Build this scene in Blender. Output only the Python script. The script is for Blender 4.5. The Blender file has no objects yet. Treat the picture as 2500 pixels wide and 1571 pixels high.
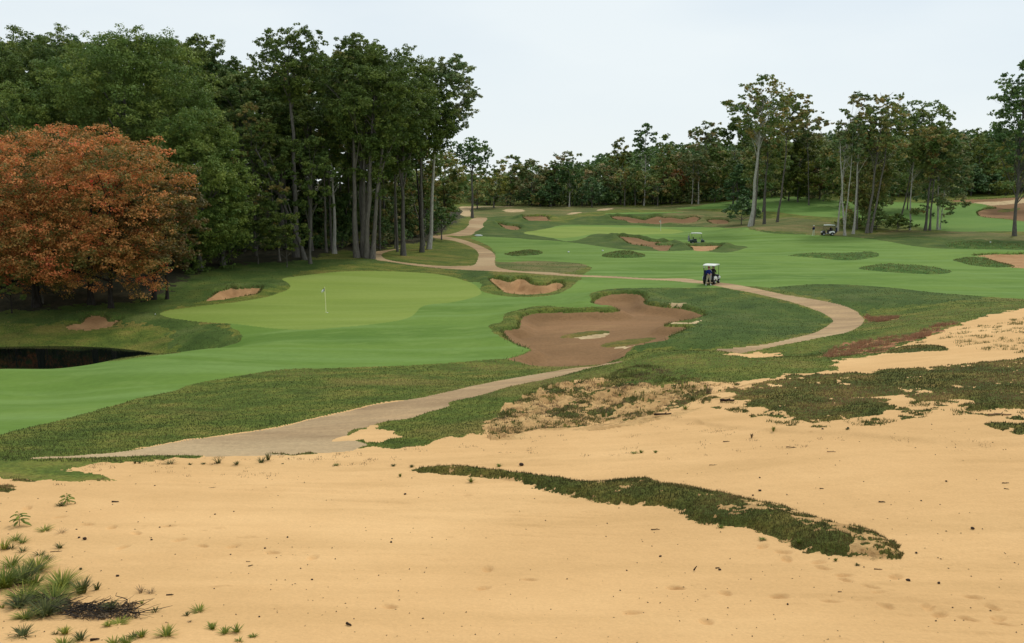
import bpy, bmesh, math, random, time
import numpy as np
from mathutils import Vector, Matrix
T0 = time.time()
random.seed(7)
R = math.radians
SC = bpy.context.scene
COL = SC.collection

# ------------------------------------------------------------------ camera
FP = 2165.0                       # focal length in photo pixels (2500 wide)
CX, CY = 1250.0, 785.5
PITCH = math.atan((785.5 - 450.0) / FP)
CT, ST = math.cos(PITCH), math.sin(PITCH)
CAMZ = 10.0
cd = bpy.data.cameras.new("camera")
cd.sensor_width = 36.0
cd.lens = 36.0 * FP / 2500.0
cd.clip_start = 0.2
cd.clip_end = 5000
cam = bpy.data.objects.new("camera", cd)
COL.objects.link(cam)
cam.location = (0, 0, CAMZ)
cam.rotation_euler = (math.pi / 2 - PITCH, 0, 0)
SC.camera = cam

# ------------------------------------------------------------------ sky, sun, exposure
SUN_EL, SUN_AZ = R(50), R(38)     # azimuth measured clockwise from +Y (view direction)
w = bpy.data.worlds.new("World")
SC.world = w
w.use_nodes = True
nt = w.node_tree
nt.nodes.clear()
N = nt.nodes.new
out = N('ShaderNodeOutputWorld')
bg = N('ShaderNodeBackground')
sky = N('ShaderNodeTexSky')
sky.sky_type = 'NISHITA'
sky.sun_disc = False
sky.sun_elevation = SUN_EL
sky.sun_rotation = SUN_AZ
bg.inputs[1].default_value = 0.1
tc = N('ShaderNodeTexCoord')
mp = N('ShaderNodeMapping')
mp.inputs['Scale'].default_value = (1.1, 1.1, 3.6)
mp.inputs['Rotation'].default_value = (0.0, 0.25, 0.5)
nz = N('ShaderNodeTexNoise')
nz.inputs['Scale'].default_value = 1.7
nz.inputs['Detail'].default_value = 5
nz.inputs['Roughness'].default_value = 0.5
rmp = N('ShaderNodeValToRGB')
e = rmp.color_ramp.elements
e[0].position = 0.32
e[0].color = (6.9, 7.95, 8.9, 1)
e[1].position = 0.68
e[1].color = (8.6, 9.3, 9.6, 1)
mx = N('ShaderNodeMix')
mx.data_type = 'RGBA'
mx.inputs[0].default_value = 0.93
L = nt.links.new
L(tc.outputs['Generated'], mp.inputs[0])
L(mp.outputs[0], nz.inputs['Vector'])
L(nz.outputs['Fac'], rmp.inputs[0])
L(sky.outputs[0], mx.inputs[6])
# a horizontal whitening towards the horizon, as thin cloud does
sep = N('ShaderNodeSeparateXYZ')
L(tc.outputs['Generated'], sep.inputs[0])
mr = N('ShaderNodeMapRange')
mr.inputs['From Min'].default_value = 0.0
mr.inputs['From Max'].default_value = 0.22
mr.inputs['To Min'].default_value = 1.0
mr.inputs['To Max'].default_value = 0.0
L(sep.outputs['Z'], mr.inputs[0])
mx2 = N('ShaderNodeMix')
mx2.data_type = 'RGBA'
mx2.inputs[7].default_value = (8.9, 9.5, 9.6, 1)
L(mr.outputs[0], mx2.inputs[0])
L(rmp.outputs[0], mx2.inputs[6])
L(mx2.outputs[2], mx.inputs[7])
L(mx.outputs[2], bg.inputs[0])
L(bg.outputs[0], out.inputs[0])

sd = bpy.data.lights.new("sun", 'SUN')
sd.energy = 1.5
sd.angle = R(10)
sd.color = (1.0, 0.95, 0.86)
sun = bpy.data.objects.new("sun", sd)
COL.objects.link(sun)
sv = Vector((math.sin(SUN_AZ) * math.cos(SUN_EL), math.cos(SUN_AZ) * math.cos(SUN_EL), math.sin(SUN_EL)))
sun.rotation_euler = sv.to_track_quat('Z', 'Y').to_euler()
sun.location = (0, 0, 60)
vs = SC.view_settings
vs.view_transform = 'Standard'
vs.look = 'None'
vs.exposure = 0.0
vs.gamma = 1.0
vs.use_curve_mapping = False
SC.cycles.max_bounces = 6
SC.cycles.diffuse_bounces = 3
SC.cycles.glossy_bounces = 2
SC.cycles.transmission_bounces = 3
SC.cycles.transparent_max_bounces = 4

# ------------------------------------------------------------------ helpers
def tag(o, label=None, cat=None, group=None, kind=None):
    if label: o['label'] = label
    if cat: o['category'] = cat
    if group: o['group'] = group
    if kind: o['kind'] = kind
    return o

def link(o, parent=None):
    COL.objects.link(o)
    if parent is not None: o.parent = parent
    return o

def np_mesh(name, V, F, mat=None, smooth=True, attrs=None):
    """V (n,3) float, F (m,k) int, k constant"""
    me = bpy.data.meshes.new(name)
    V = np.asarray(V, dtype=np.float32); F = np.asarray(F, dtype=np.int32)
    n, (m, k) = len(V), F.shape
    me.vertices.add(n); me.vertices.foreach_set('co', V.ravel())
    me.loops.add(m * k); me.loops.foreach_set('vertex_index', F.ravel())
    me.polygons.add(m)
    me.polygons.foreach_set('loop_start', np.arange(0, m * k, k, dtype=np.int32))
    try: me.polygons.foreach_set('loop_total', np.full(m, k, dtype=np.int32))
    except Exception: pass
    me.update(calc_edges=True)
    if attrs:
        for an, av in attrs.items():
            a = me.attributes.new(an, 'FLOAT', 'POINT')
            a.data.foreach_set('value', np.asarray(av, dtype=np.float32))
    if mat: me.materials.append(mat)
    me.polygons.foreach_set('use_smooth', np.full(m, smooth, dtype=bool))
    return me

def obj(name, me, parent=None):
    return link(bpy.data.objects.new(name, me), parent)

def empty(name, loc, rz=0.0):
    o = bpy.data.objects.new(name, None)
    o.empty_display_size = 0.2
    o.location = loc
    o.rotation_euler = (0, 0, rz)
    return link(o)

def _hash(ix, iy, seed):
    h = (ix.astype(np.int64) * 374761393 + iy.astype(np.int64) * 668265263 + seed * 1442695041) & 0xffffffff
    h = ((h ^ (h >> 13)) * 1274126177) & 0xffffffff
    return ((h ^ (h >> 16)) & 0xffff) / 65535.0

def vnoise(x, y, seed=0):
    x = np.asarray(x, float); y = np.asarray(y, float)
    ix = np.floor(x).astype(np.int64); iy = np.floor(y).astype(np.int64)
    fx = x - ix; fy = y - iy
    fx = fx * fx * fx * (fx * (fx * 6 - 15) + 10); fy = fy * fy * fy * (fy * (fy * 6 - 15) + 10)
    a = _hash(ix, iy, seed); b = _hash(ix + 1, iy, seed)
    c = _hash(ix, iy + 1, seed); d = _hash(ix + 1, iy + 1, seed)
    return (a * (1 - fx) + b * fx) * (1 - fy) + (c * (1 - fx) + d * fx) * fy

def fbm(x, y, seed=0, octv=3, gain=0.5):
    s = 0.0; a = 1.0; t = 0.0
    for i in range(octv):
        s = s + a * vnoise(x, y, seed + i * 17); t += a
        x = x * 2.03 + 11.7; y = y * 2.03 + 5.3; a *= gain
    return s / t

# photo pixel -> direction (Y normalised to 1)
def pxdir(px, py):
    a = (px - CX) / FP; b = -(py - CY) / FP
    y = CT + b * ST
    return a / y, (-ST + b * CT) / y       # X per Y, Z per Y (relative to camera)

# ------------------------------------------------------------------ base terrain from measured spots
prof_y = np.array([0, 2, 6, 11.5, 15.5, 20, 24.5, 28, 33, 40, 50, 62, 75, 90, 110, 140, 170, 200, 230, 260, 330, 500, 900, 2000])
prof_d = np.array([1.75, 2.3, 4.5, 6.3, 7.1, 7.6, 8.05, 8.4, 8.8, 9.2, 9.9, 10.2, 10.5, 10.0, 9.6, 9.1, 8.6, 7.8, 6.3, 5.0, 3.5, 2.0, 0, 0])
def prof(Y): return -np.interp(Y, prof_y, prof_d)

# (photo x, photo y, distance)
CP = [(-500,1571,11.5),(0,1571,11.5),(700,1571,11.5),(1250,1571,11.5),(1900,1571,11.5),(2500,1571,11.6),(3000,1571,11.7),
 (0,1400,15.5),(800,1400,15.5),(1600,1400,15.6),(2500,1400,15.2),(3000,1400,15),
 (0,1250,20),(700,1250,20.2),(1500,1250,20),(2400,1250,18.5),(3000,1250,18),
 (0,1150,24.5),(700,1150,25),(1250,1110,26.2),(0,1110,27),(-500,1110,27),
 (700,1060,31),(1100,960,38),(1400,905,45),(200,1000,37),(-500,1000,37),(100,960,44),(-500,970,43),(600,870,53),(1000,830,59),
 (0,905,50),(-500,935,47),(300,880,54),(480,862,58),(600,840,61),
 (250,775,74),(100,800,71),(400,768,74),(0,770,74),(-500,770,74),(550,800,68),(500,830,64.5),
 (795,766,74),(900,668,98),(800,803,64.5),(1150,760,73),(1280,700,88),(1250,660,101),
 (1400,860,53),(1350,800,61),(1500,730,76),(1250,800,62),(1700,760,68),(1700,840,52.5),(1700,715,79),(1560,790,62),
 (2080,780,64),(1800,850,51.5),(1900,730,72),(1733,695,84),
 (1480,893,43.5),(1533,872,44),(1600,860,44),(1648,863,44),(1743,861.5,44.5),(1847,873,43),
 (1500,980,34),(1250,1050,30),(1300,980,35),(1700,950,34.5),(2000,900,37.5),(2450,890,35),(3000,890,34),(2450,1000,27),(2200,980,29.5),
 (2100,850,45),(2450,800,48),(2300,790,53),(2480,750,60),(3000,750,60),(2200,740,68),(1980,815,55),(2200,790,56),
 (2000,1050,26),(2400,1100,23),(3000,1100,23),(1500,1050,29),
 (1500,640,112),(1300,660,102),(2100,650,105),(2450,650,103),(3000,650,103),(2450,700,82),(2000,600,138),(2022,575,158),(2450,600,135),(3000,600,135),
 (1500,610,128),(1300,610,128),(1480,575,150),(1650,598,140),(1450,567,173),(1612,562,184),(1300,570,165),(1800,560,176),(1760,590,152),
 (1600,540,205),(1600,527,211),(1750,533,208),(1450,533,207),(1400,512,235),(1500,503,250),(1200,505,245),(1140,515,225),(1250,545,200),(1330,530,210),
 (1170,535,190),(1100,574,150),(1190,620,122),(1150,660,103),(1050,590,138),(1000,625,118),(910,632,110),(600,640,102),(300,700,86),(450,670,93),(-500,700,86),
 (1850,550,172),(1950,560,165),(2477,578,150),(3000,578,150),(2150,572,160),(2300,572,156),(2200,530,195),(2200,500,240),(1980,483,252),(2450,488,235),(3000,488,235),(2450,540,185),(2000,525,200),(1900,495,235),
 (1700,515,225),(1760,503,240),(2300,495,240)]
# world points that the photo does not show: pond bed, the hollow behind the near mound
CPW = [(-32,56,-13.2),(-26,59.5,-13.0),(-38,60,-13.2),(-22,61.5,-12.3),(-48,57,-13.2),(8.5,48.5,-10.25),(5.2,49.5,-10.1),(11.5,49,-9.9),(16,47,-9.1),
       (0,150,-8.7),(-20,160,-8.5),(-60,150,-7.5),(-90,120,-8),(-60,230,-5.5),(-150,230,-4),(60,300,-3.5),(0,300,-4.5),(-100,300,-3),(200,300,0),(120,320,1)]
_P = []
for px, py, Y in CP:
    ax, az = pxdir(px, py); _P.append((ax * Y, Y, az * Y))
_P += CPW
_P = np.array(_P)
# outside anchors keep to the average profile
anch = []
for Y in (3, 7):
    for X in (-12, 0, 12): anch.append((X, Y, float(prof(Y))))
for Y in (450, 800):
    for X in (-600, -200, 0, 200, 600): anch.append((X, Y, float(prof(Y))))
for Y in (100, 200, 300):
    for X in (-300, 300): anch.append((X, Y, float(prof(Y))))
_P = np.vstack([_P, np.array(anch)])
# distances are worked in log space so that near spots act locally
def wrp(X, Y):
    Yc = np.maximum(Y, 1.0)
    return X / Yc * 2.4, np.log(Yc) * 2.4
_u, _v = wrp(_P[:, 0], _P[:, 1])
def _k(r2): return 0.5 * r2 * np.log(r2 + 1e-9)
_r = _P[:, 2] - prof(_P[:, 1])
n_ = len(_P)
A_ = np.zeros((n_ + 3, n_ + 3))
A_[:n_, :n_] = _k((_u[:, None] - _u[None]) ** 2 + (_v[:, None] - _v[None]) ** 2) + np.eye(n_) * 2e-4
A_[:n_, n_] = 1; A_[:n_, n_ + 1] = _u; A_[:n_, n_ + 2] = _v
A_[n_:, :n_] = A_[:n_, n_:].T
_w = np.linalg.solve(A_, np.concatenate([_r, np.zeros(3)]))
def base_h(X, Y):
    X = np.asarray(X, float); Y = np.asarray(Y, float)
    sh = X.shape; X = X.ravel(); Y = Y.ravel()
    o = np.empty(len(X))
    for s in range(0, len(X), 40000):
        u, v = wrp(X[s:s + 40000], Y[s:s + 40000])
        uc = np.clip(u, -3.0, 3.0)
        r2 = (uc[:, None] - _u[None]) ** 2 + (v[:, None] - _v[None]) ** 2
        o[s:s + 40000] = _k(r2) @ _w[:n_] + _w[n_] + _w[n_ + 1] * uc + _w[n_ + 2] * v
    near = np.clip((Y - 2) / 6, 0, 1); far = 1 - np.clip((Y - 300) / 200, 0, 1)
    o = prof(Y) + np.clip(o, -6, 9) * near * far
    # a wooded rise beyond the course on the right
    o = o + 16 * np.exp(-(((X - 330) / 190) ** 2 + ((Y - 440) / 120) ** 2))
    o = o + 6 * np.exp(-(((X - 75) / 60) ** 2 + ((Y - 420) / 90) ** 2))
    return (o + CAMZ).reshape(sh)

_ys = np.concatenate([np.arange(9, 40, 0.12), np.arange(40, 110, 0.25), np.arange(110, 420, 0.6)])
def unproj(pts):
    """photo pixels -> ground points, by marching each ray to the terrain"""
    pts = np.asarray(pts, float)
    ax, az = pxdir(pts[:, 0], pts[:, 1])
    Yg = np.broadcast_to(_ys, (len(pts), len(_ys)))
    H = base_h(ax[:, None] * Yg, Yg)
    D = (CAMZ + az[:, None] * Yg) - H
    below = D < 0
    i = np.where(below.any(1), below.argmax(1), len(_ys) - 1)
    i = np.maximum(i, 1)
    r = np.arange(len(pts))
    d0, d1 = D[r, i - 1], D[r, i]
    t = np.clip(d0 / np.where(np.abs(d0 - d1) < 1e-9, 1, d0 - d1), 0, 1)
    Y = _ys[i - 1] + t * (_ys[i] - _ys[i - 1])
    return np.stack([ax * Y, Y], 1)

def smoothpoly(pts, k=4):
    P = np.asarray(pts, float); n = len(P); o = []
    for i in range(n):
        p0, p1, p2, p3 = P[i - 1], P[i], P[(i + 1) % n], P[(i + 2) % n]
        for j in range(k):
            t = j / k
            o.append(0.5 * ((2 * p1) + (-p0 + p2) * t + (2 * p0 - 5 * p1 + 4 * p2 - p3) * t * t + (-p0 + 3 * p1 - 3 * p2 + p3) * t ** 3))
    return np.array(o)

FR = dict(A=(1100, 250, 3.363), B=(1700, 100, 2.521), C=(1100, 600, 2.0067), D=(0, 600, 2.0067), E=(0, 1071, 3.01),
          F=(1500, 800, 1.962), G=(500, 0, 1.891), S=(0, 0, 1.0))
def P_(s):
    """'C 10,20 30,40 A 1,2' -> photo pixel list; a letter switches the crop frame the numbers were read in"""
    fr = FR['S']; o = []
    for t in s.split():
        if t in FR: fr = FR[t]; continue
        x, y = t.split(',')
        o.append((fr[0] + float(x) / fr[2], fr[1] + float(y) / fr[2]))
    return o

class Poly:
    def __init__(s, txt, smooth=True):
        p = P_(txt)
        q = smoothpoly(p) if smooth else np.asarray(p)
        s.w = unproj(q)
        s.lo = s.w.min(0); s.hi = s.w.max(0)
        s.c = s.w.mean(0)
    def inside(s, X, Y, res=None):
        m = np.zeros(X.shape, bool)
        bb = (X >= s.lo[0]) & (X <= s.hi[0]) & (Y >= s.lo[1]) & (Y <= s.hi[1])
        idx = np.nonzero(bb)[0]
        if not len(idx): return m
        x = X[idx]; y = Y[idx]; c = np.zeros(len(idx), bool)
        W = s.w; Vn = np.roll(W, -1, 0)
        for (x1, y1), (x2, y2) in zip(W, Vn):
            if y1 == y2: continue
            k = (y1 > y) != (y2 > y)
            if k.any():
                c ^= k & (x < (x2 - x1) * (y - y1) / (y2 - y1) + x1)
        m[idx[c]] = True
        return m
    def dist(s, X, Y, margin):
        """unsigned distance to outline, inf beyond margin of the bounding box"""
        d = np.full(X.shape, 1e9)
        bb = (X >= s.lo[0] - margin) & (X <= s.hi[0] + margin) & (Y >= s.lo[1] - margin) & (Y <= s.hi[1] + margin)
        idx = np.nonzero(bb)[0]
        if not len(idx): return d
        x = X[idx]; y = Y[idx]; b = np.full(len(idx), 1e9)
        W = s.w; Vn = np.roll(W, -1, 0)
        for (x1, y1), (x2, y2) in zip(W, Vn):
            dx, dy = x2 - x1, y2 - y1; l2 = dx * dx + dy * dy + 1e-12
            t = np.clip(((x - x1) * dx + (y - y1) * dy) / l2, 0, 1)
            q = (x - x1 - t * dx) ** 2 + (y - y1 - t * dy) ** 2
            np.minimum(b, q, out=b)
        d[idx] = np.sqrt(b)
        return d
def sm(x): x = np.clip(x, 0, 1); return x * x * (3 - 2 * x)
# ------------------------------------------------------------------ regions of the course (traced, then laid on the ground)
FAIRWAY1 = Poly('A 180,1110 600,1075 880,1015 1100,1008 1500,1014 1700,1024 2354,1035 B 500,1187 860,1203 1100,1225 1300,1255 1500,1275 2017,1290 S 2650,614 2800,660 2650,739 2500,731 2300,716 2196,702 2072,693 1947,696 1877,703 C 1480,200 1330,208 1200,210 900,212 750,220 690,245 690,270 740,297 830,314 700,310 600,302 450,292 340,312 270,340 250,375 195,385 188,405 230,440 300,465 380,490 375,512 270,545 130,556 0,570 D 1900,590 1700,598 1450,603 1330,612 1150,640 950,675 850,710 700,745 560,785 400,830 200,880 60,912 -200,975 -500,1010 -500,630 -200,622 0,608 200,595 480,578 700,550 880,530 1000,510 1100,490 1165,470 1185,445 1172,415 1130,392 1250,300 1700,200 2300,180 C 150,222 250,242 400,250 530,234 590,202 640,165 640,150 670,130 690,110 620,88 450,78 240,85 222,60 215,20 A 370,1250 330,1190 250,1150')
GREEN1 = Poly('D 785,337 800,325 850,312 1000,293 1150,278 1300,250 1390,225 1423,203 1410,185 1385,172 1400,163 1500,147 1650,133 1800,129 1950,128 2070,133 2170,145 2260,165 2320,190 2355,222 2350,240 2290,262 2200,280 2100,290 2060,305 2040,330 2000,358 1900,378 1750,395 1550,407 1400,405 1200,393 1050,380 900,365 820,352')
GREEN2 = Poly('A 600,1075 700,1055 850,1032 950,1022 1080,1018 1300,1024 1600,1034 1750,1040 1880,1050 1920,1062 1850,1077 1650,1087 1400,1085 1180,1080 1060,1100 900,1112 750,1098')
FAIRBACK = Poly('B -120,1035 0,1020 100,1000 300,975 450,960 700,965 860,985 1200,990 1700,1012 1790,1020 1735,1055 1760,1085 1900,1100 2017,1112 2300,1118 2300,1190 2017,1180 1500,1165 1340,1140 1100,1100 860,1084 700,1078 450,1053 200,1035')
STRIPBACK = Poly('A 1290,914 1600,906 1880,903 1890,908 1700,912 1450,920 1300,922')
DARKS = [Poly(t) for t in (
   'A 170,1080 265,1010 265,975 320,940 560,935 800,980 950,1000 870,1018 800,1040 620,1068 750,1100 850,1114 900,1130 960,1140 1080,1118 1180,1082 1330,1085 1480,1105 1700,1135 1800,1146 2000,1160 2250,1168 2360,1178 2440,1192 2410,1206 2330,1222 2240,1232 2150,1230 2000,1217 1700,1224 1560,1222 1400,1209 1250,1189 1080,1162 900,1140 600,1122 420,1110 250,1100',
 'A 880,1012 960,990 1050,950 1300,935 1450,918 1900,905 2060,925 2160,955 2354,1000 2354,1036 1700,1026 1500,1015 1080,1009',
 'B 250,1160 500,1175 700,1195 860,1199 1000,1207 1250,1195 1600,1215 2017,1232 2300,1240 2300,1300 2017,1291 1500,1277 1300,1257 1100,1227 860,1205 500,1189',
 'S -300,700 330,660 600,640 900,635 1100,655 1190,665 1205,690 1150,702 1100,660 900,645 720,668 700,700 500,735 400,762 480,785 560,800 588,830 540,855 430,850 400,805 200,790 -300,790',  # grass below the left wood and maple: shade put into its colour
 'C 700,225 900,212 1230,210 1350,215 1500,245 1700,295 1830,340 1855,365 1800,410 1650,448 1450,485 1280,508 1000,505 880,500 1000,470 1100,440 1240,352 1100,305 950,280 930,245 800,243',
 'C 1560,212 1700,190 1950,184 2200,203 2408,232 S 2420,722 2300,740 2150,752 2110,768 C 2000,330 1900,290 1750,245')]
MOUNDS = [Poly(t) for t in (
 'B 570,1325 700,1313 850,1316 950,1311 1090,1305 1125,1320 1050,1340 950,1352 850,1348 750,1337 600,1331',
 'B 1000,1400 1050,1389 1200,1379 1280,1388 1400,1397 1540,1411 1570,1425 1500,1438 1350,1438 1100,1421 1020,1410',
 'B 1580,1345 1640,1341 1800,1351 1940,1377 1950,1388 1850,1392 1700,1379 1620,1360',
 'A 1240,1255 1330,1235 1450,1228 1550,1240 1600,1260 1570,1280 1400,1280 1280,1270',
 'A 440,1240 600,1212 700,1214 760,1230 700,1253 550,1270 480,1262',
 'B 1540,1245 1700,1237 1850,1250 2040,1255 2040,1282 1700,1282 1570,1272')]
OLIVES = [Poly(t) for t in (
 'A 60,872 300,862 560,845 1200,850 1560,858 2260,820 2240,850 1850,885 1400,882 1000,925 850,935 600,937 300,950 170,940 90,900',
 'B -60,1040 180,1060 440,1095 560,1085 700,1100 870,1130 880,1190 700,1190 500,1172 200,1152 -100,1130 -250,1090',
 'B 870,1165 1050,1190 1250,1172 1500,1180 1600,1165 2017,1205 2200,1215 2200,1240 2017,1232 1600,1218 1250,1205 1000,1212 860,1205',
 'A 370,1310 600,1302 850,1305 1100,1328 1135,1350 1000,1392 800,1412 600,1395 400,1365 350,1330')]
SANDSPOTS = [Poly(t) for t in (
 'A 70,862 180,858 300,853 480,853 500,858 300,862 180,872 160,892 180,925 130,940 80,920 100,895',
 'A 960,922 1020,905 1080,905 1040,920', 'A 1200,888 1240,878 1330,872 1330,880 1280,890', 'A 425,888 500,878 600,884 590,898 480,902',
 'C 600,408 700,402 770,394 765,404 720,414 640,416', 'C 790,462 880,456 955,443 945,458 915,470 840,468',
 'C 1070,300 1120,284 1165,283 1175,300 1140,308 1100,303', 'C 1060,390 1150,388 1230,381 1190,392 1100,396',
 'B 1690,1003 1740,985 1900,978 2017,968 2300,965 2300,1000 2017,992 1850,1005 1760,1012',
 'D 1640,952 1720,915 1800,893 1870,880 1890,912 2000,932 1990,945 1900,958 1800,968 1700,962')]
BUNK = [  # (outline, depth of the floor, label, pale?)
 ('D 1010,269 1045,243 1075,225 1110,218 1130,210 1160,215 1230,210 1272,209 1275,215 1255,235 1180,247 1100,262 1060,265', .45, 'small tan bunker above the left neck of the near green', 0),
 ('D 328,408 350,392 400,385 420,365 440,352 495,350 520,362 530,375 590,370 560,385 540,400 450,415 380,417', .3, 'small heaped tan bunker on the far bank above the pond', 0),
 ('C 193,168 215,162 245,168 290,180 330,166 365,170 385,185 420,192 465,193 500,183 530,180 555,193 540,205 505,222 440,232 350,234 270,226 235,205', .7, 'crescent bunker with scalloped lip to the right of the near green', 0),
 ('C 700,280 735,255 800,243 870,240 930,245 950,265 945,275 980,290 1060,302 1130,310 1200,328 1242,352 1170,370 1060,388 1050,400 1130,402 1150,412 1080,440 1060,462 1000,474 900,490 880,505 850,540 800,570 700,582 550,588 430,587 370,575 330,560 275,548 300,540 370,520 395,497 340,480 300,460 270,430 262,408 330,400 340,380 350,350 400,335 480,328 600,325 700,322 780,325 832,318 800,305 740,295', .5, 'large sprawling brown bunker in the middle of the course', 1),
 ('A 1325,945 1380,940 1450,942 1480,948 1560,965 1600,970 1640,957 1700,942 1750,955 1800,950 1900,962 1960,947 2020,944 2045,965 2000,990 1900,995 1800,990 1700,1003 1600,998 1480,995 1440,975 1350,965', .25, 'long scalloped brown bunker behind the far green', 1),
 ('A 2110,978 2150,965 2250,968 2280,985 2270,1000 2160,1000', .2, 'tiny brown bunker right of the long far bunker', 1),
 ('A 595,944 680,941 780,941 800,960 820,975 720,975 640,972', .25, 'reddish bunker in the far slope above the green on its left', 1),
 ('A 395,995 450,1008 540,1018 565,1045 500,1048 440,1032', .25, 'shaded small bunker left of the far green by the path', 1),
 ('A 1385,1108 1450,1112 1530,1120 1600,1140 1660,1150 1800,1148 1730,1160 1680,1168 1700,1180 1800,1182 1810,1190 1780,1217 1700,1217 1640,1192 1560,1177 1480,1165 1430,1140', .3, 'ragged brown bunker in front of the far green, left piece', 1),
 ('A 1960,1184 2050,1188 2210,1184 2190,1202 2120,1222 2010,1222 1990,1205', .25, 'pale bunker below the dark cart on the far fairway', 0),
 ('B 1700,1335 1800,1322 1930,1320 2200,1318 2200,1402 1945,1395 1955,1378 1870,1365 1800,1347', .3, 'tan bunker cut by the right edge of the view on the far fairway', 0),
 ('B 1560,988 1700,977 2017,965 2300,965 2300,1120 2017,1107 1900,1095 1770,1085 1730,1062 1770,1042 1850,1030 1760,1012 1650,1005', .3, 'broad brown waste bunker on the far right hillside', 1)]
for b in BUNK: pass
BUNKP = [Poly(b[0]) for b in BUNK]
ISLES = [Poly(t) for t in ('C 540,405 600,390 700,383 775,385 775,394 700,400 620,410 560,412', 'C 735,450 800,432 900,422 1000,418 980,432 880,450 780,460',
   'F 1300,116 1350,92 1450,80 1550,81 1600,95 1590,108 1450,110 1380,118', 'B 1850,1045 1900,1030 1990,1022 1980,1034 1900,1048')]
PATHS = [Poly(t) for t in (
 'G 1240,1008 1305,1008 1285,1035 1285,1050 1250,1070 1230,1086 1180,1092 1128,1090 1090,1094 1060,1093 1090,1088 1125,1083 1180,1068 1215,1045 1220,1025',
 'G 1055,1090 1120,1094 1200,1112 1270,1135 1325,1160 1342,1190 1338,1215 1350,1235 1400,1248 1470,1255 1600,1258 1620,1264 1400,1259 1250,1250 1100,1240 950,1225 850,1210 790,1200 785,1165 850,1152 910,1143 850,1160 818,1175 825,1192 870,1206 1000,1220 1100,1228 1200,1228 1245,1225 1262,1195 1262,1165 1230,1140 1150,1115 1060,1100',
 'C 330,128 560,138 700,147 900,154 1050,156 1150,159 1230,170 1300,180 1330,183 1450,203 1560,225 1700,250 1850,280 1960,310 2010,340 2025,370 2000,400 1930,430 1850,445 1750,465 1600,490 1500,511 1400,530 1345,527 1285,516 1400,500 1550,480 1700,450 1800,420 1860,385 1870,360 1840,340 1800,320 1700,285 1600,255 1500,235 1400,220 1330,207 1250,191 1180,181 1050,165 800,159 600,149 400,138',
 'C 830,574 770,583 600,600 480,620 300,650 150,680 0,715 D 2100,740 1960,765 1850,780 1700,815 1500,860 1300,905 1000,945 800,975 660,1003 550,1015 350,1030 200,1038 150,1046 350,1040 500,1036 600,1033 800,1028 1000,1030 1200,1032 1400,1026 1500,1020 1700,1010 1760,990 1800,975 1700,945 1720,905 1800,890 1880,865 2000,850 2100,820 2200,790 C 0,770 150,735 300,690 450,660 560,635 700,600 830,580')]
PATHEDGE = Poly('D 640,1002 800,972 1000,941 1300,900 1500,855 1700,810 1850,775 1965,760 1975,768 1850,788 1700,824 1500,868 1300,913 1000,953 800,982')
SANDM = Poly('E -900,290 -300,285 0,285 200,310 400,312 600,312 800,309 740,270 600,240 540,205 600,195 700,190 850,175 1000,165 1200,158 1400,140 1460,128 1700,126 1900,122 2250,112 S 800,1104 870,1098 1000,1091 1096,1073 1160,1056 C 120,925 190,895 230,830 350,740 480,690 650,655 740,650 800,660 1000,690 1220,672 1400,672 1480,660 1560,650 1700,630 1840,615 1860,600 1870,580 1900,550 2100,530 2180,500 2300,462 2408,420 S 2420,770 2600,740 3300,700 3300,1900 -900,1900', smooth=False)
PATCHY = Poly('C 190,905 230,830 350,740 420,700 560,670 740,650 850,600 950,590 1120,600 1230,640 1220,672 1300,680 1420,680 1300,720 1200,760 1050,820 900,850 700,880 600,890 420,900 300,930 200,950')
GRASSF = [Poly(t) for t in (
 'F 640,290 720,270 800,245 1000,220 1200,215 1400,190 1600,185 1800,157 1962,150 2300,150 2300,420 1962,400 1850,405 1740,400 1700,372 1650,345 1500,345 1400,330 1200,327 1160,345 1250,355 1320,390 1250,410 1100,430 960,455 900,450 850,435 720,430 700,420 740,395 650,380 580,370 620,345 560,318 570,295',
 'F 1810,480 1850,458 1962,447 2200,440 2200,540 1962,517 1870,505')]
PATCHF = Poly('F 1500,340 1700,330 1962,400 2300,420 2300,500 1962,450 1700,420 1400,440 1250,470 960,480 760,460 640,400 560,350 450,330 420,370 540,400 700,440 960,458 1250,412 1322,390')
RIDGE = Poly('S 1002,1150 1020,1147 1100,1146 1150,1147 1250,1157 1350,1170 1430,1180 1500,1177 1580,1176 F 200,745 250,750 420,780 560,808 700,845 830,868 900,895 1000,925 1100,955 1200,970 1300,1010 1350,1045 1382,1085 1375,1105 1350,1112 1250,1108 1120,1100 1000,1088 900,1070 860,1055 780,1010 700,980 560,955 440,945 360,915 330,890 260,865 130,850 0,848 C 470,1200 400,1180 300,1150 150,1135 0,1125 S 1040,1156')
RIDGESAND = Poly('F 1100,1060 1140,1028 1200,1022 1260,1060 1340,1075 1365,1102 1250,1106 1120,1098')
RIDGEPATCH = Poly('F 540,905 640,868 850,885 1000,925 1120,970 1100,1040 980,1000 850,945 700,930')
WEDGE = Poly('C 1400,533 1500,524 1610,530 1600,545 1500,552 1400,548 1345,538')
BANKP = Poly('C 180,905 230,830 350,740 430,705 600,680 800,670 1000,690 1100,680 1250,690 1200,740 1000,800 800,850 650,880 450,910 300,940 190,960')
TRACKS = Poly('C 600,900 900,830 1100,780 1300,720 1500,670 1560,690 1400,740 1250,790 1050,860 850,890 700,905')
SMALLG = [Poly(t) for t in ('E -100,362 0,352 80,360 92,375 40,388 -100,385', 'E 60,325 120,305 200,312 190,322 100,330', 'E 1960,112 2150,100 2260,96 2240,108 2050,116')]
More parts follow.
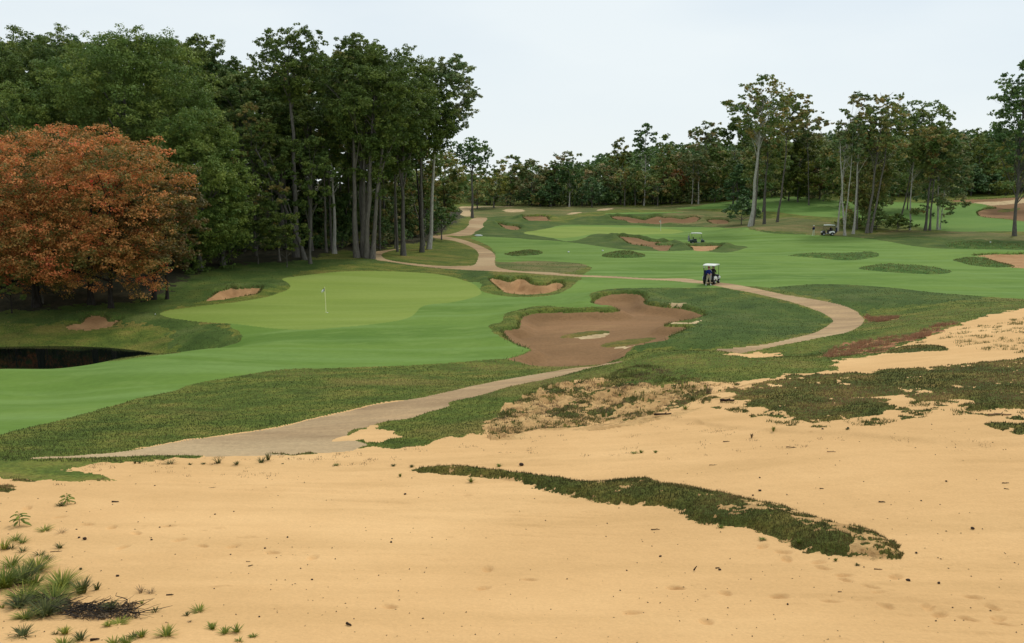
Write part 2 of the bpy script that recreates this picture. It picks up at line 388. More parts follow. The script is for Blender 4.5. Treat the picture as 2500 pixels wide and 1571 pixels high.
REDW = [Poly(t) for t in ('F 1000,142 1040,105 1100,80 1200,62 1300,50 1400,42 1430,60 1340,82 1300,108 1180,122 1060,138', 'F 1400,50 1500,10 1600,-20 1640,-15 1560,20 1480,50', 'C 2030,340 2100,345 2195,350 2150,370 2060,375')]
FLOOR_SHADE = Poly('S -500,770 -100,768 20,760 120,752 230,745 340,735 420,700 500,662 560,648 640,642 740,636 790,624 850,612 900,622 925,612 960,598 1040,592 1075,570 1110,545 1120,512 900,500 300,500 -500,500')  # litter of the wood; front edge carried out as painted shade under the maple
POND = Poly('S -500,930 0,905 320,876 330,874 310,864 265,857 185,853 120,857 0,866 -500,872')

FOOT = unproj(P_('F 790,1288 530,1268 290,1245 1295,1325 1560,1362 1700,1388 1840,1382 1870,1412 1500,1330 1720,1295 1815,1335 1105,1182 1108,1205 1270,1272 1230,1240 1350,1190 1000,1148 710,1048 810,1076 825,1105 1040,1310 440,1405 90,1365 1020,1040 980,1118 E 1000,693 1320,740 1485,785 1715,790 2000,836 2300,875 640,630 820,650 1240,640 200,510 440,578 S 950,1480 1180,1435 1650,1433 300,1335 1290,1415 1190,1390'))
TRACK = unproj(smoothpoly(P_('F 200,440 380,447 450,465 600,482 720,490 900,502 1100,511 1300,525 1500,545 1700,558 1962,572 2200,585'))[:46])
# region ids
(RO, FA, GR1, GR2, FB, DK, OL, SS, PT, SD, MD, RW, GF, FL, BS) = range(15)
BK0 = 20
RNAMES = {RO: 'rough_grass', FA: 'fairway', GR1: 'putting_green', GR2: 'putting_green', FB: 'fairway', DK: 'dark_and_shade_rough', OL: 'dry_rough',
          SS: 'sand_patch', PT: 'cart_path', SD: 'sand_waste', MD: 'grass_mound', RW: 'dry_brush', GF: 'weedy_turf', FL: 'forest_floor_and_shade', BS: 'bank_sand'}

def classify(X, Y):
    """region id of ground points (flat arrays)"""
    wob = 0.10
    wx = (fbm(X * 1.3, Y * 1.3, 5, 3) - .5); wy = (fbm(X * 1.3, Y * 1.3, 9, 3) - .5)
    x1 = X + wx * .25; y1 = Y + wy * .25              # mown edges: nearly clean
    x2 = X + wx * 1.1; y2 = Y + wy * 1.1              # ragged edges
    rid = np.full(X.shape, RO, np.int16)
    for p in DARKS: rid[p.inside(X + wx * 1.5, Y + wy * 2.5)] = DK
    for p in OLIVES: rid[p.inside(X + wx * 3, Y + wy * 6)] = OL
    rid[FLOOR_SHADE.inside(X + wx * 4, Y + wy * 4)] = FL
    rid[FAIRWAY1.inside(x1, y1)] = FA
    rid[DARKS[0].inside(x1, y1)] = DK
    rid[FAIRBACK.inside(x1, y1)] = FB
    rid[STRIPBACK.inside(x1, y1)] = FB
    rid[GREEN1.inside(X, Y)] = GR1
    rid[GREEN2.inside(x1, y1)] = GR2
    for p in MOUNDS: rid[p.inside(x1, y1)] = MD
    # the sprawling sand
    n = fbm(X * .9, Y * .9, 31, 4, .6)
    n2 = fbm(X * 2.2, Y * 2.2, 41, 3, .6)
    rid[SANDM.inside(x2, y2)] = SD
    rid[BANKP.inside(X + wx * 1.5, Y + wy * 1.5)] = BS
    rid[(TRACKS.inside(X, Y)) & (fbm(X * .5 + Y * .35, Y * 2.4 - X * 1.1, 45, 3) > .5)] = BS
    pt = PATCHY.inside(X, Y) & (n2 * .55 + n * .45 > .545)
    rid[pt] = GF
    for p in GRASSF:
        k = p.inside(X + wx * 1.6, Y + wy * 1.6)
        k &= ~((n2 > .72) & (n < .5))
        rid[k] = GF
    rid[PATCHF.inside(X, Y) & (n2 > .60)] = GF
    for p in REDW:
        rid[p.inside(X + wx * 2, Y + wy * 2) & (n2 > .5)] = RW
    for p, b in zip(BUNKP, range(len(BUNK))): rid[p.inside(x1, y1)] = BK0 + b
    for i, p in enumerate(SANDSPOTS): rid[p.inside(x2 if i > 0 else x1, y2 if i > 0 else y1)] = SS
    for p in ISLES: rid[p.inside(x1, y1)] = GF
    rid[PATHEDGE.inside(X, Y)] = SD
    for p in PATHS: rid[p.inside(X + wx * .12, Y + wy * .12)] = PT
    rid[WEDGE.inside(x2, y2)] = SD
    rid[SANDSPOTS[-1].inside(x2, y2)] = SD
    n3 = fbm(X * 4.5, Y * 6.5, 47, 3, .6)
    k = RIDGE.inside(X + (n3 - .5) * .3, Y + (n3 - .5) * .3)
    rid[k] = GF
    rid[k & (n3 * .6 + n2 * .4 > .70)] = BS
    rid[RIDGEPATCH.inside(X + wx, Y + wy) & (n3 * .7 + n2 * .3 > .49)] = BS
    rid[k & RIDGESAND.inside(X + (n3 - .5) * 1.6 + wx, Y + (n3 - .5) * 1.6 + wy) & (n3 > .33)] = BS
    for p in SMALLG: rid[p.inside(x2, y2)] = GF
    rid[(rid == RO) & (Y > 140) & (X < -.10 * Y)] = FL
    return rid

def full_h(X, Y, rid=None):
    X = np.asarray(X, float); Y = np.asarray(Y, float)
    sh = X.shape; X = X.ravel(); Y = Y.ravel()
    if rid is None: rid = classify(X, Y)
    H = base_h(X, Y)
    # long soft swells
    H += (fbm(X / 9, Y / 9, 3, 2) - .5) * .35 * np.clip((Y - 25) / 30, 0, 1)
    wx = (fbm(X * 1.3, Y * 1.3, 5, 3) - .5); wy = (fbm(X * 1.3, Y * 1.3, 9, 3) - .5)
    x1 = X + wx * .25; y1 = Y + wy * .25
    # bunkers: sunk floor, and a turf lip standing on the far side
    for p, b in zip(BUNKP, BUNK):
        d = p.dist(x1, y1, 4.0)
        ins = p.inside(x1, y1)
        wdt = 1.3 if p.c[1] < 120 else 3.0
        H -= np.where(ins, b[1] * sm(d / wdt), 0)
        far = sm(((Y - p.c[1]) / max(1.0, (p.hi[1] - p.c[1])) + .7) / 1.2)
        lip = (.32 if p.c[1] < 120 else .6) * (.7 + .6 * fbm(X * .8, Y * .8, 77, 2))
        H += np.where(ins, 0, lip * far * sm(d / (.5 if p.c[1] < 120 else 1.2)) * sm(1 - (d - .5) / 2.6))
    for p, a in zip(MOUNDS, (.3, .3, .28, .3, .2, .22)):
        H += np.where(p.inside(x1, y1), a * sm(p.dist(x1, y1, .1) / 1.6), 0)
    d = RIDGE.dist(x1, y1, .5); ins = RIDGE.inside(x1, y1)
    H += np.where(ins, .14 * sm(d / .3) + .12 * sm(d / 1.0), 0)
    for p in GRASSF + ISLES + SMALLG:
        q = 1.6 if p in GRASSF else .25
        H += np.where(p.inside(X + wx * q, Y + wy * q), .07 * sm(p.dist(X + wx * q, Y + wy * q, .1) / .5), 0)
    # surface texture of each cover
    rough = np.isin(rid, (RO, DK, OL, MD, RW, GF))
    near = np.clip(1.3 - Y / 90, .3, 1)
    amp = np.where(rough, np.where(Y < 60, .04, .055), 0) * near
    H += amp * (fbm(X * 2.3, Y * 2.3, 51, 4, .65) - .5) * 2
    mown = np.isin(rid, (FA, FB))
    H += np.where(mown, .05 * (fbm(X * .5, Y * .5, 61, 2) - .5), 0)
    sandy = np.isin(rid, (SD, SS, BS)) | (rid >= BK0)
    H += np.where(sandy, .06 * (fbm(X * .8, Y * 1.6, 71, 4, .55) - .5) + .018 * (fbm(X * 4.5, Y * 6, 72, 3, .6) - .5), 0)
    for k_, (fx, fy) in enumerate(FOOT):
        a = (k_ * 1.7) % 3.1; dx = X - fx; dy = Y - fy
        m = (np.abs(dx) < .6) & (np.abs(dy) < .6)
        if m.any():
            u_ = dx[m] * math.cos(a) + dy[m] * math.sin(a); v_ = -dx[m] * math.sin(a) + dy[m] * math.cos(a)
            q = np.sqrt((u_ / .19) ** 2 + (v_ / .11) ** 2)
            H[m] += np.where(sandy[m], -.075 * sm(1.2 - q), 0)
    ty = np.interp(X, TRACK[:, 0], TRACK[:, 1])
    tm = (X > TRACK[:, 0].min()) & sandy & (Y < 45)
    H += np.where(tm, .05 * np.tanh((Y - ty) / .18) * np.exp(-((Y - ty) / 1.2) ** 2), 0)
    # drag and tyre lines left on the sand
    dg_ = .07 * (fbm(X * .16 + 3, (Y + .13 * X + .25 * np.sin(X * .21)) * 2.4, 95, 3, .6) - .5) + .04 * (fbm(X * .3, (Y - .22 * X) * 3.1, 97, 2) - .5)
    H += np.where(rid == SD, dg_ * np.clip((fbm(X * .12, Y * .15, 99, 2) - .38) * 5, 0, 1.3), 0)
    # the eroded bank: gullies running down the face
    pd = PATCHY.inside(X, Y)
    H += np.where(pd & sandy, .46 * (fbm(X * 1.6 + Y * .8, Y * 1.1, 81, 4, .6) - .5), 0)
    # wheel ruts on the dirt path
    H += np.where(rid == PT, .02 * (fbm(X * .8, Y * 3.5, 91, 3) - .5), 0)
    return H.reshape(sh)
def gz(x, y):
    return float(full_h(np.array([float(x)]), np.array([float(y)]))[0])
def ground_at(px, py):
    p = unproj([(px, py)])[0]
    return float(p[0]), float(p[1]), gz(p[0], p[1])
# ------------------------------------------------------------------ materials
def srgb(r, g, b):
    f = lambda c: c / 12.92 if c <= 0.04045 else ((c + 0.055) / 1.055) ** 2.4
    return (f(r / 255), f(g / 255), f(b / 255), 1)

def new_mat(name, rough=0.85, spec=0.25):
    m = bpy.data.materials.new(name); m.use_nodes = True
    t = m.node_tree; b = t.nodes['Principled BSDF']
    b.inputs['Roughness'].default_value = rough
    b.inputs['Specular IOR Level'].default_value = spec
    return m, t, b

def flat(name, col, rough=0.6, spec=0.3, metal=0.0, var=0.12, vs_=8.0):
    """small-object material: a base colour with slight mottling"""
    m, t, b = new_mat(name, rough, spec)
    b.inputs['Metallic'].default_value = metal
    n = t.nodes.new('ShaderNodeTexNoise'); n.inputs['Scale'].default_value = vs_; n.inputs['Detail'].default_value = 4
    c = t.nodes.new('ShaderNodeTexCoord'); t.links.new(c.outputs['Object'], n.inputs['Vector'])
    r = t.nodes.new('ShaderNodeValToRGB')
    r.color_ramp.elements[0].position = .3; r.color_ramp.elements[1].position = .7
    r.color_ramp.elements[0].color = tuple(x * (1 - var) for x in col[:3]) + (1,)
    r.color_ramp.elements[1].color = tuple(min(1, x * (1 + var)) for x in col[:3]) + (1,)
    t.links.new(n.outputs['Fac'], r.inputs[0]); t.links.new(r.outputs[0], b.inputs['Base Color'])
    return m

def ground_mat(name, ramp, scale, stretch=(1, 1, 1), rot=0.0, fine=9.0, fine_amt=.25, bump=.4, bump_scale=14.0, bdist=.03, rough=.95,
               patch=None, patch_scale=.12, patch_lo=.5, patch_hi=.62, spec=.12, streak=None):
    m, t, b = new_mat(name, rough, spec)
    g = t.nodes.new('ShaderNodeNewGeometry')
    mp = t.nodes.new('ShaderNodeMapping'); mp.inputs['Scale'].default_value = stretch; mp.inputs['Rotation'].default_value = (0, 0, rot)
    t.links.new(g.outputs['Position'], mp.inputs[0])
    n1 = t.nodes.new('ShaderNodeTexNoise'); n1.inputs['Scale'].default_value = scale; n1.inputs['Detail'].default_value = 6; n1.inputs['Roughness'].default_value = .62
    t.links.new(mp.outputs[0], n1.inputs['Vector'])
    r = t.nodes.new('ShaderNodeValToRGB')
    el = r.color_ramp.elements
    while len(el) < len(ramp): el.new(.5)
    for e_, (p, c) in zip(el, ramp): e_.position = p; e_.color = c
    t.links.new(n1.outputs['Fac'], r.inputs[0])
    col = r.outputs[0]
    if patch is not None:
        n3 = t.nodes.new('ShaderNodeTexNoise'); n3.inputs['Scale'].default_value = patch_scale; n3.inputs['Detail'].default_value = 5; n3.inputs['Roughness'].default_value = .6
        t.links.new(mp.outputs[0], n3.inputs['Vector'])
        q = t.nodes.new('ShaderNodeMapRange'); q.inputs['From Min'].default_value = patch_lo; q.inputs['From Max'].default_value = patch_hi
        t.links.new(n3.outputs['Fac'], q.inputs[0])
        x = t.nodes.new('ShaderNodeMix'); x.data_type = 'RGBA'; x.inputs[7].default_value = patch
        t.links.new(q.outputs[0], x.inputs[0]); t.links.new(col, x.inputs[6]); col = x.outputs[2]
    if streak is not None:   # (colour, direction radians, scale, amount) long streaks such as rake or mowing lines
        sc_, ang, s_, am = streak
        mp2 = t.nodes.new('ShaderNodeMapping'); mp2.inputs['Rotation'].default_value = (0, 0, ang); mp2.inputs['Scale'].default_value = (.09, 1, 1)
        t.links.new(g.outputs['Position'], mp2.inputs[0])
        n4 = t.nodes.new('ShaderNodeTexNoise'); n4.inputs['Scale'].default_value = s_; n4.inputs['Detail'].default_value = 5; n4.inputs['Distortion'].default_value = .4
        t.links.new(mp2.outputs[0], n4.inputs['Vector'])
        q = t.nodes.new('ShaderNodeMapRange'); q.inputs['From Min'].default_value = .45; q.inputs['From Max'].default_value = .68; q.inputs['To Max'].default_value = am
        t.links.new(n4.outputs['Fac'], q.inputs[0])
        x = t.nodes.new('ShaderNodeMix'); x.data_type = 'RGBA'; x.inputs[7].default_value = sc_
        t.links.new(q.outputs[0], x.inputs[0]); t.links.new(col, x.inputs[6]); col = x.outputs[2]
    n2 = t.nodes.new('ShaderNodeTexNoise'); n2.inputs['Scale'].default_value = fine; n2.inputs['Detail'].default_value = 4; n2.inputs['Roughness'].default_value = .7
    t.links.new(g.outputs['Position'], n2.inputs['Vector'])
    q = t.nodes.new('ShaderNodeMapRange'); q.inputs['From Min'].default_value = .3; q.inputs['From Max'].default_value = .7
    q.inputs['To Min'].default_value = 1 - fine_amt; q.inputs['To Max'].default_value = 1 + fine_amt
    t.links.new(n2.outputs['Fac'], q.inputs[0])
    v = t.nodes.new('ShaderNodeVectorMath'); v.operation = 'SCALE'
    t.links.new(col, v.inputs[0]); t.links.new(q.outputs[0], v.inputs['Scale'])
    t.links.new(v.outputs[0], b.inputs['Base Color'])
    nb = t.nodes.new('ShaderNodeTexNoise'); nb.inputs['Scale'].default_value = bump_scale; nb.inputs['Detail'].default_value = 4
    t.links.new(g.outputs['Position'], nb.inputs['Vector'])
    bp = t.nodes.new('ShaderNodeBump'); bp.inputs['Strength'].default_value = bump; bp.inputs['Distance'].default_value = bdist
    t.links.new(nb.outputs['Fac'], bp.inputs['Height']); t.links.new(bp.outputs[0], b.inputs['Normal'])
    return m

def rgb(r, g, b): return (r, g, b, 1)
M = {}
M['rough'] = ground_mat('rough grass', [(.3, rgb(0.059, 0.089, 0.015)), (.46, rgb(0.104, 0.137, 0.023)), (.58, rgb(0.155, 0.167, 0.030)), (.74, rgb(0.236, 0.192, 0.048))], .7, stretch=(.6, 1, 1),
                        fine=7, fine_amt=.42, bump=.9, bump_scale=9, bdist=.07, patch=rgb(0.220, 0.173, 0.045), patch_scale=.16, patch_lo=.54, patch_hi=.72)
M['dark'] = ground_mat('dark and shade toned rough grass', [(.3, rgb(0.044, 0.075, 0.015)), (.5, rgb(0.071, 0.111, 0.022)), (.7, rgb(0.121, 0.145, 0.029))], .35, fine=5, fine_amt=.28, bump=.7, bump_scale=7, bdist=.07, patch=rgb(.13, .15, .045), patch_scale=.2, patch_lo=.55, patch_hi=.8)
M['mound'] = ground_mat('tufted fescue mound', [(.3, rgb(0.034, 0.082, 0.014)), (.5, rgb(0.075, 0.138, 0.026)), (.7, rgb(0.149, 0.194, 0.042))], .9, fine=5, fine_amt=.35, bump=1, bump_scale=7, bdist=.1)
M['olive'] = ground_mat('dry olive rough', [(.28, rgb(0.066, 0.100, 0.025)), (.45, rgb(0.121, 0.135, 0.038)), (.6, rgb(0.198, 0.165, 0.060)), (.75, rgb(0.297, 0.200, 0.095))], .22, stretch=(.6, 1, 1),
                        fine=4, fine_amt=.28, bump=.7, bump_scale=7, bdist=.07)
M['fair'] = ground_mat('mown fairway', [(.32, rgb(0.099, 0.178, 0.029)), (.5, rgb(0.131, 0.216, 0.036)), (.68, rgb(0.171, 0.259, 0.047))], .11, stretch=(.5, 1, 1), rot=.5, fine=2.2, fine_amt=.07, bump=.12, bump_scale=10, bdist=.02,
                       patch=rgb(0.179, 0.265, 0.060), patch_scale=.5, patch_lo=.52, patch_hi=.75, streak=(rgb(0.176, 0.270, 0.068), .75, .4, .8))
M['fairback'] = ground_mat('pale back fairway', [(.3, rgb(0.109, 0.207, 0.040)), (.7, rgb(0.168, 0.261, 0.056))], .1, stretch=(.4, 1, 1), fine=2, fine_amt=.1, bump=.1, bump_scale=8, bdist=.02)  # a paler green for the fairways at the back
M['green'] = ground_mat('close mown green', [(.3, rgb(0.180, 0.246, 0.044)), (.5, rgb(0.215, 0.279, 0.051)), (.7, rgb(0.250, 0.302, 0.062))], .10, stretch=(.25, 1.5, 1), fine=3.0, fine_amt=.06, bump=.05, bump_scale=20, bdist=.01, streak=(rgb(.26, .32, .075), .1, .5, .6))
M['sand'] = ground_mat('warm dune sand', [(.3, rgb(0.620, 0.371, 0.158)), (.5, rgb(0.714, 0.434, 0.191)), (.68, rgb(0.790, 0.493, 0.225))], .13, stretch=(.8, 1.1, 1), rot=.25, fine=16, fine_amt=.07, bump=.5, bump_scale=22, bdist=.02,
                       rough=.98, spec=.05, patch=rgb(0.508, 0.290, 0.120), patch_scale=1.7, patch_lo=.66, patch_hi=.84, streak=(rgb(0.536, 0.324, 0.133), -.14, .9, .32))
M['spot'] = ground_mat('pale sand spill', [(.3, rgb(.38, .26, .13)), (.7, rgb(.62, .46, .25))], .8, fine=5, fine_amt=.2, bump=.5, bump_scale=8, bdist=.05)
M['bunker'] = ground_mat('tan bunker sand', [(.3, rgb(0.340, 0.180, 0.076)), (.7, rgb(0.480, 0.275, 0.128))], .6, fine=6, fine_amt=.12, bump=.5, bump_scale=7, bdist=.05)
M['bunkbrown'] = ground_mat('brown bunker sand', [(.3, rgb(0.185, 0.100, 0.045)), (.5, rgb(0.235, 0.131, 0.058)), (.72, rgb(0.320, 0.174, 0.079))], .12, stretch=(.5, 1, 1), fine=5, fine_amt=.14, bump=.6, bump_scale=6, bdist=.05,
                            patch=rgb(0.400, 0.235, 0.106), patch_scale=.22, patch_lo=.58, patch_hi=.8)
M['path'] = ground_mat('packed dirt path', [(.3, rgb(0.283, 0.185, 0.097)), (.5, rgb(0.398, 0.264, 0.139)), (.72, rgb(0.541, 0.353, 0.181))], .5, stretch=(.35, 1.4, 1), rot=-.5, fine=6, fine_amt=.14, bump=.7, bump_scale=12, bdist=.03, patch=rgb(0.542, 0.393, 0.218), patch_scale=.09, patch_lo=.50, patch_hi=.72)
M['redw'] = ground_mat('dry reddish brush ground', [(.3, rgb(0.224, 0.105, 0.051)), (.5, rgb(0.380, 0.165, 0.076)), (.75, rgb(0.293, 0.240, 0.076))], .9, fine=6, fine_amt=.4, bump=1, bump_scale=9, bdist=.1)
M['weedy'] = ground_mat('weedy turf', [(.28, rgb(0.059, 0.074, 0.018)), (.45, rgb(0.102, 0.112, 0.024)), (.6, rgb(0.188, 0.149, 0.035)), (.76, rgb(0.325, 0.176, 0.070))], .8, stretch=(.7, 1, 1), fine=11, fine_amt=.4, bump=1, bump_scale=13, bdist=.06)
M['bank'] = ground_mat('darker eroded bank sand', [(.3, rgb(0.414, 0.233, 0.089)), (.5, rgb(0.532, 0.318, 0.128)), (.7, rgb(0.670, 0.421, 0.178))], .9, fine=7, fine_amt=.16, bump=.9, bump_scale=9, bdist=.08, patch=rgb(0.296, 0.173, 0.072), patch_scale=1.4, patch_lo=.55, patch_hi=.75)
M['floor'] = ground_mat('forest litter and shade tone', [(.3, rgb(.025, .028, .014)), (.5, rgb(.05, .045, .024)), (.72, rgb(.085, .065, .035))], .6, fine=5, fine_amt=.35, bump=1, bump_scale=6, bdist=.1)
m_, t_, b_ = new_mat('dark pond water', .04, .5)
b_.inputs['Base Color'].default_value = (.004, .006, .005, 1)
_n = t_.nodes.new('ShaderNodeTexNoise'); _n.inputs['Scale'].default_value = 2.5; _n.inputs['Detail'].default_value = 3
_b = t_.nodes.new('ShaderNodeBump'); _b.inputs['Strength'].default_value = .06; _b.inputs['Distance'].default_value = .05
t_.links.new(_n.outputs['Fac'], _b.inputs['Height']); t_.links.new(_b.outputs[0], b_.inputs['Normal'])
M['water'] = m_

# ------------------------------------------------------------------ the ground sheet, cut where its cover changes
ys = [1.0]
while ys[-1] < 10.5: ys.append(ys[-1] + .5)
while ys[-1] < 330:
    y = ys[-1]; ys.append(y + min(y * y / 8870 * .85, .16 + .0014 * y))
while ys[-1] < 2400: ys.append(ys[-1] * 1.08)
ys = np.array(ys)
us = np.concatenate([-np.array([6, 4, 3, 2.2, 1.7, 1.35, 1.1, .95, .85, .78]), np.linspace(-.70, .70, 1440), np.array([.78, .85, .95, 1.1, 1.35, 1.7, 2.2, 3, 4, 6])])
nr, nc = len(ys), len(us)
GY = np.repeat(ys, nc); GX = np.tile(us, nr) * GY
rv = classify(GX, GY)
GZ = full_h(GX, GY, rv)
fy = (ys[:-1] + ys[1:]) / 2; fu = (us[:-1] + us[1:]) / 2
FY = np.repeat(fy, nc - 1); FX = np.tile(fu, nr - 1) * FY
rf = classify(FX, FY)
ii = (np.arange(nr - 1)[:, None] * nc + np.arange(nc - 1)[None]).ravel()
FQ = np.stack([ii, ii + 1, ii + 1 + nc, ii + nc], 1)
GV = np.stack([GX, GY, GZ], 1)
def cut(mask, name, mat):
    f = FQ[mask]
    if not len(f): return None
    u, inv = np.unique(f, return_inverse=True)
    return obj(name, np_mesh(name, GV[u], inv.reshape(f.shape), mat))
RM = {RO: ('rough_grass', 'rough', 'rough mottled grass covering the slopes between the fairways'), FA: ('fairway', 'fair', 'bright green mown fairway running round the near green and up the course'),
      GR1: ('putting_green', 'green', 'pale yellow-green putting green with the near flagstick'), GR2: ('putting_green', 'green', 'far pale putting green with the distant flagstick'),
      FB: ('fairway', 'fairback', 'pale far fairway on the right hillside behind the tree clusters'), DK: ('dark_and_shade_rough', 'dark', 'dark green rough on the mounds round the far green, and grass painted dark for shade by the left wood'),
      OL: ('dry_rough', 'olive', 'dry olive and tan rough below the tree line'), SS: ('sand_patch', 'spot', 'loose pale sand spilled beside paths and bunkers'),
      PT: ('cart_path', 'path', 'packed dirt cart path winding through the course'), SD: ('sand_waste', 'sand', 'wide warm sand waste filling the foreground'),
      MD: ('grass_mound', 'mound', 'low tufted grass islands standing on the fairway'), RW: ('dry_brush_ground', 'redw', 'reddish dry weeds along the edge of the right sand'),
      BS: ('bank_sand', 'bank', 'brownish eroded sand on the bank, wheel ruts and ridge flanks'),
      FL: ('forest_floor_and_shade', 'floor', 'dark leaf litter under the trees of the left wood, its front strip painted dark for maple shade'),
      GF: ('weedy_turf', 'weedy', 'weedy turf ridge and patches standing in the foreground sand')}
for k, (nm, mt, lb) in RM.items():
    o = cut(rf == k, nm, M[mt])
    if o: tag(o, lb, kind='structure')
for i, b in enumerate(BUNK):
    o = cut(rf == BK0 + i, 'bunker', M['bunkbrown' if b[3] else 'bunker'])
    if o: tag(o, b[2], kind='structure')
# pond
pc = np.array([(-70, 50), (-14, 50), (-14, 70), (-70, 70)], float)
tag(obj('pond_water', np_mesh('pond_water', [(x, y, CAMZ - 12.32) for x, y in pc], [[0, 1, 2, 3]], M['water'])), 'still black pond water below the far bank on the left', kind='structure')
print('ground', nr, nc, round(time.time() - T0, 1))
# ------------------------------------------------------------------ leaves and bark
def leaf_mat(name, ramp, trans=.25, rough=.7):
    """ramp over attribute 'c' (each leaf clump its own hue); 'v' varies single leaves"""
    m, t, b = new_mat(name, .6, .28)
    a = t.nodes.new('ShaderNodeAttribute'); a.attribute_name = 'c'
    r = t.nodes.new('ShaderNodeValToRGB'); el = r.color_ramp.elements
    while len(el) < len(ramp): el.new(.5)
    for e_, (p, c) in zip(el, ramp): e_.position = p; e_.color = c
    t.links.new(a.outputs['Fac'], r.inputs[0])
    a2 = t.nodes.new('ShaderNodeAttribute'); a2.attribute_name = 'v'
    q = t.nodes.new('ShaderNodeMapRange'); q.inputs['To Min'].default_value = .72; q.inputs['To Max'].default_value = 1.3
    t.links.new(a2.outputs['Fac'], q.inputs[0])
    v = t.nodes.new('ShaderNodeVectorMath'); v.operation = 'SCALE'
    t.links.new(r.outputs[0], v.inputs[0]); t.links.new(q.outputs[0], v.inputs['Scale'])
    t.links.new(v.outputs[0], b.inputs['Base Color'])
    tr = t.nodes.new('ShaderNodeBsdfTranslucent'); t.links.new(v.outputs[0], tr.inputs[0])
    ms = t.nodes.new('ShaderNodeMixShader'); ms.inputs[0].default_value = trans
    o_ = t.nodes['Material Output']
    t.links.new(b.outputs[0], ms.inputs[1]); t.links.new(tr.outputs[0], ms.inputs[2]); t.links.new(ms.outputs[0], o_.inputs[0])
    return m
LM = {
 'green': leaf_mat('green maple leaves', [(0, rgb(0.075, 0.122, 0.025)), (.5, rgb(0.125, 0.179, 0.034)), (1, rgb(0.198, 0.242, 0.047))]),
 'bright': leaf_mat('bright green leaves', [(0, rgb(0.095, 0.160, 0.030)), (.5, rgb(0.151, 0.216, 0.040)), (1, rgb(0.246, 0.299, 0.057))]),
 'dark': leaf_mat('dark oak leaves', [(0, rgb(0.070, 0.132, 0.040)), (.5, rgb(0.112, 0.196, 0.054)), (1, rgb(0.185, 0.266, 0.071))]),
 'olive': leaf_mat('turning olive leaves', [(0, rgb(0.130, 0.210, 0.053)), (.5, rgb(0.227, 0.279, 0.071)), (.85, rgb(0.335, 0.300, 0.088)), (1, rgb(0.430, 0.300, 0.098))]),
 'brown': leaf_mat('bronze brown leaves', [(0, rgb(0.126, 0.208, 0.067)), (.4, rgb(0.217, 0.262, 0.094)), (.8, rgb(0.318, 0.292, 0.118)), (1, rgb(0.419, 0.292, 0.124))]),
 'rust': leaf_mat('rusty orange leaves', [(0, rgb(0.112, 0.099, 0.033)), (.4, rgb(0.235, 0.132, 0.039)), (1, rgb(0.372, 0.171, 0.044))]),
 'yellow': leaf_mat('yellowing green leaves', [(0, rgb(0.093, 0.132, 0.028)), (.5, rgb(0.185, 0.225, 0.039)), (1, rgb(0.317, 0.277, 0.050))]),
 'fir': leaf_mat('blue green hemlock needles', [(0, rgb(0.064, 0.129, 0.046)), (.6, rgb(0.108, 0.186, 0.061)), (1, rgb(0.161, 0.248, 0.079))], trans=.1),
 'red': leaf_mat('red and orange maple leaves', [(0, rgb(0.118, 0.130, 0.029)), (.2, rgb(0.225, 0.166, 0.039)), (.42, rgb(0.506, 0.245, 0.071)), (.7, rgb(0.746, 0.310, 0.099)), (.93, rgb(0.816, 0.230, 0.088)), (1, rgb(0.731, 0.100, 0.055))]),
 'grass': leaf_mat('grass blades', [(0, rgb(0.057, 0.072, 0.020)), (.35, rgb(0.098, 0.115, 0.028)), (.7, rgb(0.172, 0.165, 0.045)), (1, rgb(0.310, 0.220, 0.100))], trans=.3),
 'turf': leaf_mat('olive brown turf blades', [(0, rgb(0.057, 0.060, 0.020)), (.4, rgb(0.108, 0.095, 0.030)), (.72, rgb(0.184, 0.134, 0.050)), (1, rgb(0.316, 0.189, 0.095))], trans=.3),
 'lush': leaf_mat('fresh green blades', [(0, rgb(0.097, 0.142, 0.020)), (.5, rgb(0.196, 0.231, 0.032)), (1, rgb(0.359, 0.344, 0.052))], trans=.3),
 'dry': leaf_mat('dry straw blades', [(0, rgb(.12, .08, .045)), (.5, rgb(.22, .15, .075)), (1, rgb(.33, .24, .12))]),
 'redweed': leaf_mat('reddish dry weeds', [(0, rgb(.26, .12, .07)), (.5, rgb(.38, .19, .10)), (1, rgb(.30, .23, .12))]),
}
def bark_mat(name, a, b_, sc=6):
    m, t, b = new_mat(name, .9, .15)
    c = t.nodes.new('ShaderNodeTexCoord'); mp = t.nodes.new('ShaderNodeMapping'); mp.inputs['Scale'].default_value = (2, 2, .35)
    n = t.nodes.new('ShaderNodeTexNoise'); n.inputs['Scale'].default_value = sc; n.inputs['Detail'].default_value = 5
    t.links.new(c.outputs['Object'], mp.inputs[0]); t.links.new(mp.outputs[0], n.inputs['Vector'])
    r = t.nodes.new('ShaderNodeValToRGB'); r.color_ramp.elements[0].position = .35; r.color_ramp.elements[1].position = .65
    r.color_ramp.elements[0].color = a; r.color_ramp.elements[1].color = b_
    t.links.new(n.outputs['Fac'], r.inputs[0]); t.links.new(r.outputs[0], b.inputs['Base Color'])
    bp = t.nodes.new('ShaderNodeBump'); bp.inputs['Strength'].default_value = .6; bp.inputs['Distance'].default_value = .05
    t.links.new(n.outputs['Fac'], bp.inputs['Height']); t.links.new(bp.outputs[0], b.inputs['Normal'])
    return m
BM = {'grey': bark_mat('grey maple bark', rgb(.08, .072, .06), rgb(.15, .138, .115)),
      'pale': bark_mat('pale beech bark', rgb(.26, .24, .20), rgb(.48, .455, .39)),
      'mid': bark_mat('mottled grey bark', rgb(.10, .088, .072), rgb(.19, .17, .14)),
      'dark': bark_mat('dark wet bark', rgb(.018, .015, .012), rgb(.05, .042, .035))}

